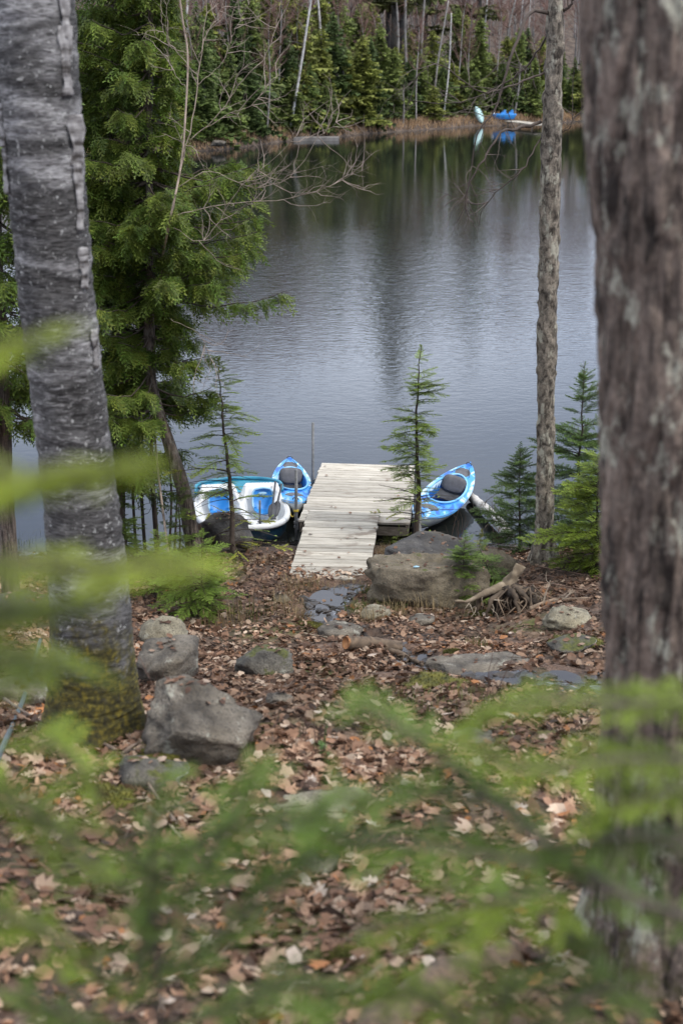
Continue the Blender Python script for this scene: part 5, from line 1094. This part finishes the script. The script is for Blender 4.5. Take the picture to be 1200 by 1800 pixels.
# (3) young hemlock rising from below the frame, right of middle
def low_hemlock(bx, by, label, specs, seed):
    q = rng(seed); b = np.array([bx, by, gz(bx, by)]); t = empty('hemlock_sapling', b, label, 'tree'); mb = MB(); tip = PD(specs[0][0], specs[0][1], specs[0][2] * .82); tube(mb, spline([b - [0, 0, .1], lerp(b, tip, .5) + [.02, 0, 0], tip], 20), np.linspace(.016, .004, 20), 7); put('trunk', mb, M['twig'], t, b); st_, fo = MB(), MB()
    for pts, g_, sl in specs[1:]: hem_branch(st_, fo, pts, q, .004, (.06, .16), 26, g_, 1, .018, sl, near=.82)
    flush_twigs(fo, q); put('branches', st_, M['twig'], t, b); put('foliage', fo, M['needles'], t, b)
low_hemlock(.42, 1.88, 'blurred young hemlock rising from the bottom edge near the thick trunk', [(880, 1700, 2.3),
    ([(900, 1850, 2.3), (880, 1760, 2.25), (870, 1690, 2.2), (850, 1620, 2.2)], G1, .9), ([(900, 1850, 2.3), (980, 1780, 2.2), (1060, 1740, 2.2), (1120, 1760, 2.2)], (.10, .15, .032), .8), ([(900, 1860, 2.3), (800, 1790, 2.2), (720, 1740, 2.2), (640, 1720, 2.2)], G1, .8), ([(880, 1750, 2.3), (960, 1690, 2.2), (1000, 1650, 2.2)], (.11, .155, .03), .8)], 31)
low_hemlock(-.31, 1.8, 'blurred young hemlock spreading along the bottom edge below the birch', [(260, 1420, 2.2),
    ([(230, 1850, 2.2), (245, 1650, 2.2), (260, 1500, 2.2), (280, 1370, 2.2)], G2, .9), ([(235, 1700, 2.2), (330, 1560, 2.1), (400, 1440, 2.1), (430, 1370, 2.1)], G2, .9), ([(240, 1600, 2.2), (140, 1500, 2.1), (60, 1430, 2.1), (-20, 1380, 2.1)], G1, .9), ([(240, 1720, 2.2), (360, 1660, 2.1), (470, 1560, 2.1), (560, 1500, 2.1)], G2, .9), ([(235, 1760, 2.2), (120, 1660, 2.1), (30, 1620, 2.1), (-60, 1600, 2.1)], G1, .9), ([(235, 1840, 2.2), (380, 1780, 2.1), (500, 1720, 2.1), (600, 1740, 2.1)], G2, .9), ([(230, 1850, 2.2), (120, 1790, 2.1), (20, 1760, 2.1)], G2, .8), ([(255, 1540, 2.2), (180, 1420, 2.1), (130, 1340, 2.1), (60, 1300, 2.1)], G1, .7), ([(250, 1600, 2.2), (340, 1480, 2.15), (480, 1440, 2.1), (560, 1420, 2.1)], G2, .8)], 32)

# ------------------------------------------------------------------ the far shore
SH = np.array([PZ(a, b_, 0)[:2] for a, b_ in [(-300, 300), (100, 278), (300, 268), (370, 263), (430, 257), (500, 248), (590, 240), (650, 234), (720, 229), (820, 222), (950, 216), (1060, 212), (1300, 210), (1700, 210)]])
SH = np.concatenate([[[-140, SH[0, 1] - 15]], SH, [[150, SH[-1, 1] + 15]]])
def shore_y(x): return np.interp(x, SH[:, 0], SH[:, 1])
def fz(x, y):
    x, y = np.broadcast_arrays(np.asarray(x, float), np.asarray(y, float))
    s = y - shore_y(x) - 1.2 * n2(x, 0, .3, 8, 2)
    return np.interp(s, [-12, -1, 0, .8, 5, 20, 60, 110], [-3, -.4, 0, .45, 1.1, 3.6, 14, 19]) + .25 * n2(x, y, .35, 15, 3) * sstep(.5, 4, s)
u = np.linspace(-1, 1, 200); xs = 42 * u + 110 * u ** 7; off = np.concatenate([np.linspace(-10, 8, 40), np.linspace(8, 110, 40)[1:]])
X = np.repeat(xs[:, None], len(off), 1); Y = shore_y(X) + off[None]; mb = MB(); mb.add(np.stack([X, Y, fz(X, Y)], -1).reshape(-1, 3), grid_faces(200, len(off))); o = put('far_shore', mb, M['far_ground']); o['kind'] = 'structure'
def FX(px, s):                               # spot on the far bank: photograph column px, s metres behind the waterline
    k = (px - 600) / 2500; y = 130.0
    for _ in range(30): x = k * (y * cP + EYE * sP); y = float(shore_y(x)) + s
    return np.array([x, y, float(fz(x, y))])
# straw along the bank
mb = MB(); qq = rng(3); n = 7000; x = qq.uniform(-22, 34, n); y = shore_y(x) + 1.2 * n2(x, 0, .3, 8, 2) + qq.uniform(.1, 3.2, n); B0 = np.stack([x, y, fz(x, y)], -1); h = qq.uniform(.2, .7, n); a = qq.uniform(0, 6.28, n); sd = np.stack([np.cos(a), np.sin(a), 0 * a], -1) * .05; tp = B0 + np.stack([qq.normal(0, .15, n), qq.normal(0, .15, n), h], -1)
mb.add(np.stack([B0 - sd, B0 + sd, tp], 1).reshape(-1, 3), np.arange(3 * n).reshape(-1, 3), col=np.repeat(np.array([.46, .31, .185]) * qq.uniform(.5, 1.3, (n, 1)), 3, 0)); tag(put('shore_grass', mb, M['grass'], smooth=False), 'tawny dead grass along the far waterline', 'grass', kind='stuff')
# conifer prototypes: limbs as ragged drooping blades
def far_conifer(H, W, q, green, kind='spruce'):
    mb = MB(); z = H * (.06 if kind != 'pine' else .35)
    while z < H * .99:
        f = z / H; wl = W * ((1 - f) ** (.85 if kind != 'cedar' else .6) + .03) * min(1, .55 + f * 4); k = int(q.integers(7, 10)); ph = q.uniform(0, 6.28)
        if kind == 'pine' and q.random() < .25: z += .35; continue
        for j in range(k):
            a = ph + j * 6.283 / k + q.normal(0, .3); L_ = wl * q.uniform(.4, 1.35) * (1 + .25 * math.sin(a * 2 + f * 9) + .2 * math.sin(f * 23)); dr = {'spruce': -.35, 'cedar': -.15, 'pine': .12}[kind] + q.normal(0, .12); d = np.array([math.cos(a), math.sin(a), 0]); sd = np.array([-d[1], d[0], 0]); c = np.asarray(green) * q.uniform(.5, 1.35)
            base = np.array([0, 0, z]); 
            for m in range(5):
                s0 = .15 + .17 * m; b_ = base + d * L_ * s0 + np.array([0, 0, dr * L_ * s0]); w_ = L_ * .30 * (1.1 - s0) * q.uniform(.6, 1.3) + .05; hgt = q.uniform(-.16, .10, 4) * (.6 + L_ * .5)
                for e in (-1, 1):
                    tip = b_ + d * L_ * .16 + sd * e * w_ + np.array([0, 0, hgt[e] - .05]); mb.add([b_ - d * .05, tip, b_ + d * L_ * .22 + np.array([0, 0, hgt[2]])], [[0, 1, 2]], col=c * q.uniform(.8, 1.25)); mb.add([b_, b_ + d * .12 * L_ + sd * e * w_ * .6 + np.array([0, 0, -.12 - .12 * L_]), b_ + d * L_ * .2], [[0, 1, 2]], col=c * q.uniform(.6, 1.0))
        z += (.30 if kind != 'pine' else .4) * q.uniform(.7, 1.3) * (.6 + .5 * (1 - f)) * H / 10
    c = MB(); tube(c, [(0, 0, -.4), (0, 0, H * .5), (0, 0, H * .98)], [.018 * H, .011 * H, .01], 6); return c, mb
q = rng(70); PRO = {}
for key, H, W, gcol, kd in [('spruce0', 10, 2.3, (0.134, 0.187, 0.054), 'spruce'), ('spruce1', 10, 2.0, (0.163, 0.214, 0.061), 'spruce'), ('spruce2', 10, 2.6, (0.109, 0.159, 0.054), 'spruce'), ('cedar0', 10, 2.3, (0.260, 0.287, 0.072), 'cedar'), ('cedar1', 10, 2.0, (0.200, 0.249, 0.072), 'cedar'), ('pine0', 20, 4.0, (0.138, 0.151, 0.053), 'pine')]:
    c, f = far_conifer(H, W, q, gcol, kd); tm = c.mesh('trunk'); tm.materials.append(M['far_trunk']); fm = f.mesh('crown', smooth=False); fm.materials.append(M['far_foliage']); PRO[key] = (tm, fm)
def far_tree(key, px, s, h, label, group, name=None, cat='tree', lean=0.):
    p = FX(px, s); t = empty(name or {'s': 'spruce_tree', 'c': 'cedar_tree', 'p': 'pine_tree'}[key[0]], p, label, cat, group, (0, lean, q.uniform(0, 6.28) if not lean else 0)); k = h / (20 if key == 'pine0' else 10); wv = k ** .6 * q.uniform(.85, 1.2); t.scale = (wv, wv, k)
    link('trunk', PRO[key][0], t); link('crown', PRO[key][1], t); return t
GS, GC = 'dark spruces on the far shore', 'yellow-green cedars on the far shore'
LS, LC = 'dark green spruce in the dense belt on the far shore', 'yellow-green cedar in the dense belt on the far shore'
keys = ['spruce0', 'cedar0', 'spruce1', 'cedar1', 'spruce2', 'cedar0', 'cedar1']
for row, (s0, n, h0) in enumerate([(2.6, 36, 7.4), (6, 42, 9.6), (11, 42, 11.5)]):
    for i in range(n):
        px = 150 + (i + .5 + q.uniform(-.35, .35)) * 890 / n; key = keys[int(q.integers(7))]
        if row == 0 and (px < 270 or 440 < px < 505 or q.random() < .15): continue
        dense = .98 if px < 700 else .74
        far_tree(key, px, s0 + q.uniform(-1, 1.5), h0 * q.uniform(.5, 1.22) * dense, LS if key[0] == 's' else LC, GS if key[0] == 's' else GC)
for px, s, h, key, lab in [(572, 1.6, 4.6, 'spruce1', 'small dark spruce at the water left of the far grassy point'), (545, 2.2, 6.0, 'spruce0', 'pointed dark spruce beside the leaning white far birch'), (640, 1.5, 3.2, 'spruce1', 'shortest little spruce on the far grassy bank'), (690, 14, 27, 'pine0', 'tall pine rising behind the middle of the far belt'), (836, 16, 24, 'pine0', 'tall pine rising behind the far moored boats'), (745, 20, 17, 'pine0', 'pine between the two tallest far pines'), (420, 12, 15, 'pine0', 'tall pine above the far rocks'), (702, 17, 29, 'pine0', 'tallest pine just right of another in the middle of the far belt'), (680, 18, 25, 'pine0', 'pine just left of the tallest in the far belt')]: far_tree(key, px, s, h, lab, None)
# leafless trees: prototypes with a haze of fine twigs
def far_bare(H, q, tw=34):
    tr = MB(); P = spline(np.array([(0, 0, -.4), (q.normal(0, .12), q.normal(0, .12), H * .4), (q.normal(0, .3), q.normal(0, .3), H * .75), (q.normal(0, .5), q.normal(0, .5), H)]), 14); tube(tr, P, np.linspace(.011 * H, .02, 14), 5)
    br = MB(); rd = np.array([.9, .72, .66])
    for k in range(tw):
        f = q.uniform(.35, .98); i = min(int(f * 13), 12); a = q.uniform(0, 6.28); L_ = H * .26 * (1.15 - f) * q.uniform(.6, 1.3) + .5; d = norm(np.array([math.cos(a), math.sin(a), q.uniform(.3, 1.1)])); B0 = P[i]; Q = [B0, B0 + d * L_ * .5, B0 + norm(d + [0, 0, .25]) * L_]; tube(br, Q, [.045, .03, .012], 3, cap=False, col=rd)
        m = 22; u_ = q.uniform(.2, 1, m); st = B0 + (Q[2] - B0) * u_[:, None]; dd = norm(d + q.normal(0, .7, (m, 3)) + [0, 0, .3]); l = q.uniform(.4, 1.3, m); sd = norm(np.cross(dd, q.normal(size=(m, 3)))) * .02
        br.add(np.stack([st - sd, st + sd, st + dd * l[:, None]], 1).reshape(-1, 3), np.arange(3 * m).reshape(-1, 3), col=rd * q.uniform(.8, 1.2))
    br.C = [c * np.array([.22, .165, .15, 1]) for c in br.C]; return tr, br
BARE = []
for k in range(5):
    a, b_ = far_bare(15, q); am = a.mesh('trunk'); am.materials.append(M['far_grey']); bm_ = b_.mesh('branches', smooth=False); bm_.materials.append(M['far_bare']); BARE.append((am, bm_))
for row, (s0, n) in enumerate([(15, 24), (24, 30), (34, 32), (46, 32), (60, 30)]):
    for i in range(n):
        px = 130 + (i + .5 + q.uniform(-.4, .4)) * 920 / n; p = FX(px, s0 + q.uniform(-4, 5)); k = q.uniform(.75, 1.15); t = empty('bare_tree', p, 'leafless grey tree on the wooded rise behind the far conifers', 'tree', 'leafless trees behind the far conifers', (q.normal(0, .03), q.normal(0, .04), q.uniform(0, 6.28))); t.scale = (k, k, k); pr = BARE[int(q.integers(5))]; link('trunk', pr[0], t); link('branches', pr[1], t)
# single pale trunks that stand out
for px0, py0, px1, py1, s, rr, mt, lab in [(508, 226, 548, -20, 2.0, .12, 'far_birch', 'white birch leaning over the far bank left of the point'), (570, 120, 558, -20, 9, .13, 'far_birch', 'white birch trunk above the far conifers, behind the leaning one'), (717, 150, 715, -20, 9, .16, 'far_grey', 'grey trunk left of a close pair above the far belt'), (738, 150, 748, -20, 9.5, .15, 'far_grey', 'leaning grey trunk right of a close pair above the far belt'), (760, 190, 782, 40, 6, .1, 'far_grey', 'slanting grey trunk in the middle of the far belt'), (778, 215, 790, 60, 3, .09, 'far_birch', 'slender pale trunk at the water left of the far boats'),
                                             (848, 110, 858, -20, 14, .12, 'far_birch', 'white birch trunk high above the far boats'), (902, 196, 912, 130, 2.5, .12, 'far_grey', 'leaning grey trunk behind the far blue boat'), (915, 80, 922, -20, 16, .1, 'far_birch', 'white birch trunk near the slim tree, left of two'), (930, 80, 934, -20, 16.5, .09, 'far_birch', 'white birch trunk near the slim tree, right of two'), (708, 225, 708, 170, 1.5, .1, 'far_grey', 'short bare trunk at the far waterline in mid belt'), (604, 215, 603, 140, 4, .12, 'far_trunk', 'dark bare trunk right of the small far spruce'), (330, 200, 332, -20, 6, .12, 'far_birch', 'white trunk on the far bank behind the cedar')]:
    p = FX(px0, s); d = p[1]; tp = PD(px1, py1, d); fpt = PD(px0, py0, d); fpt[2] = p[2] if py0 > 190 else fpt[2]; low = lerp(fpt, tp, -(fpt[2] - p[2]) / max(tp[2] - fpt[2], .1)) if py0 <= 190 else p
    t = empty('bare_tree', low, lab, 'tree'); mb = MB(); tp2 = lerp(low, tp, 1.25); tube(mb, spline([low - [0, 0, .3], lerp(low, tp2, .5) + [q.normal(0, .15), 0, 0], tp2], 14), np.linspace(rr * 1.1, rr * .6, 14), 6); put('trunk', mb, M[mt], t, low); mb = MB()
    for k in range(9): 
        f = q.uniform(.45, 1); bare_branch(mb, lerp(low, tp2, f), (q.normal(), q.normal(), .6), q.uniform(.8, 2), .025, q, 1, .08, 4, 3, .2, .7, 5)
    mb.C = [c * np.array([.22, .19, .18, 1]) for c in mb.C]; put('branches', mb, M['far_bare'], t, low)
for k in range(14):                          # more slim pale stems among the conifers
    p = FX(330 + 680 * (k + q.random()) / 14, q.uniform(1.5, 8)); t = empty('bare_tree', p, 'slim pale bare stem standing among the far conifers', 'tree', 'slim pale stems among the far conifers', (q.normal(0, .05), q.normal(0, .07), q.uniform(0, 6.28))); k_ = q.uniform(.6, .9); t.scale = (k_ * .75, k_ * .75, k_); pr = BARE[k % 5]; link('trunk', pr[0], t); link('branches', pr[1], t)
# rocks, float and boats at the far waterline
for px, py, w_, h_, sd, lab in [(408, 254, 20, 26, 1, 'pale upright rock at the far waterline'), (448, 250, 34, 22, 2, 'wide grey rock at the far waterline'), (432, 252, 12, 14, 3, 'small pale rock between the two far rocks'), (385, 262, 22, 8, 4, 'low flat rock at the far waterline'), (372, 238, 10, 8, 5, 'small dark rock up the far bank'), (655, 228, 10, 8, 6, 'tiny pale rock on the far grassy bank')]: rock(px, py, w_ * 1.25, h_ * 1.2, 90 + sd, lab, 'granite_pale' if sd in (1, 3, 6) else 'granite', .7, 3, 7, .1, None, 'shore_rock', lift=.25)
a, b_ = PZ(520, 242, .15), PZ(592, 244, .15); mb = MB(); box(mb, (a + b_) / 2, (np.linalg.norm(b_ - a), 1.3, .3)); tag(put('swim_float', mb, M['far_grey'], None, (a + b_) / 2, smooth=False), 'low grey float lying along the far bank', 'float')
a, b_ = PZ(898, 212, .45), PZ(952, 219, .45); c = (a + b_) / 2; L_ = float(np.linalg.norm(b_ - a)); fd = empty('far_dock', [c[0], c[1], 0], 'small grey dock on the far shore beside the blue boat', 'dock', None, (0, 0, math.atan2(b_[1] - a[1], b_[0] - a[0])))
n = 14
me = MB(); box(me, (0, 0, 0), (L_ / n - .02, 1.6, .09)); me = me.mesh('plank', smooth=False); me.materials.append(M['plank'])
for i in range(n): link('plank', me, fd, (-L_ / 2 + (i + .5) * L_ / n, 0, .45))
for sx in (-1, 1):
    for sy in (-1, 1): mb = MB(); tube(mb, [(sx * L_ * .4, sy * .7, -1), (sx * L_ * .4, sy * .7, .42)], .07, 6); put('post', mb, M['frame_wood'], fd)
p = FX(884, .6); fb = empty('far_pedal_boat', [p[0], p[1] - .5, max(p[2], .1)], 'blue pedal boat pulled up beside the far dock', 'pedal boat'); 
th = np.linspace(0, 6.283, 24, endpoint=False); ring = lambda s, z: np.stack([1.35 * s * np.sign(np.cos(th)) * np.abs(np.cos(th)) ** .7, .7 * s * np.sign(np.sin(th)) * np.abs(np.sin(th)) ** .7, np.full(24, z)], -1)
V = np.concatenate([ring(s, z) for s, z in [(.8, 0), (.92, .25), (1, .5), (.97, .56), (.6, .5), (0, .48)]]); i = np.arange(5)[:, None] * 24; j = np.arange(24)[None]; j2 = (j + 1) % 24; mb = MB(); mb.add(V, np.stack([i + j, i + j2, i + 24 + j2, i + 24 + j], -1).reshape(-1, 4)); put('hull', mb, M['seat_blue'], fb)
for sx in (-.15, .65): mb = MB(); mb.add([(sx - .3, -.5, .5), (sx + .35, -.5, .5), (sx + .35, .5, .5), (sx - .3, .5, .5), (sx + .2, -.4, .95), (sx + .3, -.4, .95), (sx + .3, .4, .95), (sx + .2, .4, .95)], [[0, 4, 7, 3], [1, 2, 6, 5], [4, 5, 6, 7], [0, 1, 5, 4], [3, 7, 6, 2], [0, 3, 2, 1]]); put('seat', mb, M['seat_blue'], fb, smooth=False)
mb = MB(); P_, F_ = rock_shape((.5, .6, .35), 3, 3, 2, .05); mb.add(P_ + [-1.15, 0, .5], F_); put('bow_cap', mb, M['boat_white'], fb)
p = FX(841, 1.0); V = []; mb = MB(); s = np.linspace(-1, 1, 15)
for q_ in s: V += [(-.42 * (1 - q_ ** 2) ** .6, 0, q_), (0, -.09, q_), (.42 * (1 - q_ ** 2) ** .6, 0, q_), (0, .09, q_)]
V = np.array(V) * [1, 1, 1.0]; i = np.arange(14)[:, None] * 4; j = np.arange(4)[None]; mb.add(V, np.stack([i + j, i + (j + 1) % 4, i + 4 + (j + 1) % 4, i + 4 + j], -1).reshape(-1, 4)); o = put('paddle_board', mb, M['sup_board'], None); o.location = (p[0], p[1], p[2] + .75); o.rotation_euler = (R(-25), R(-18), R(10)); tag(o, 'pale turquoise board propped on the far bank', 'board')
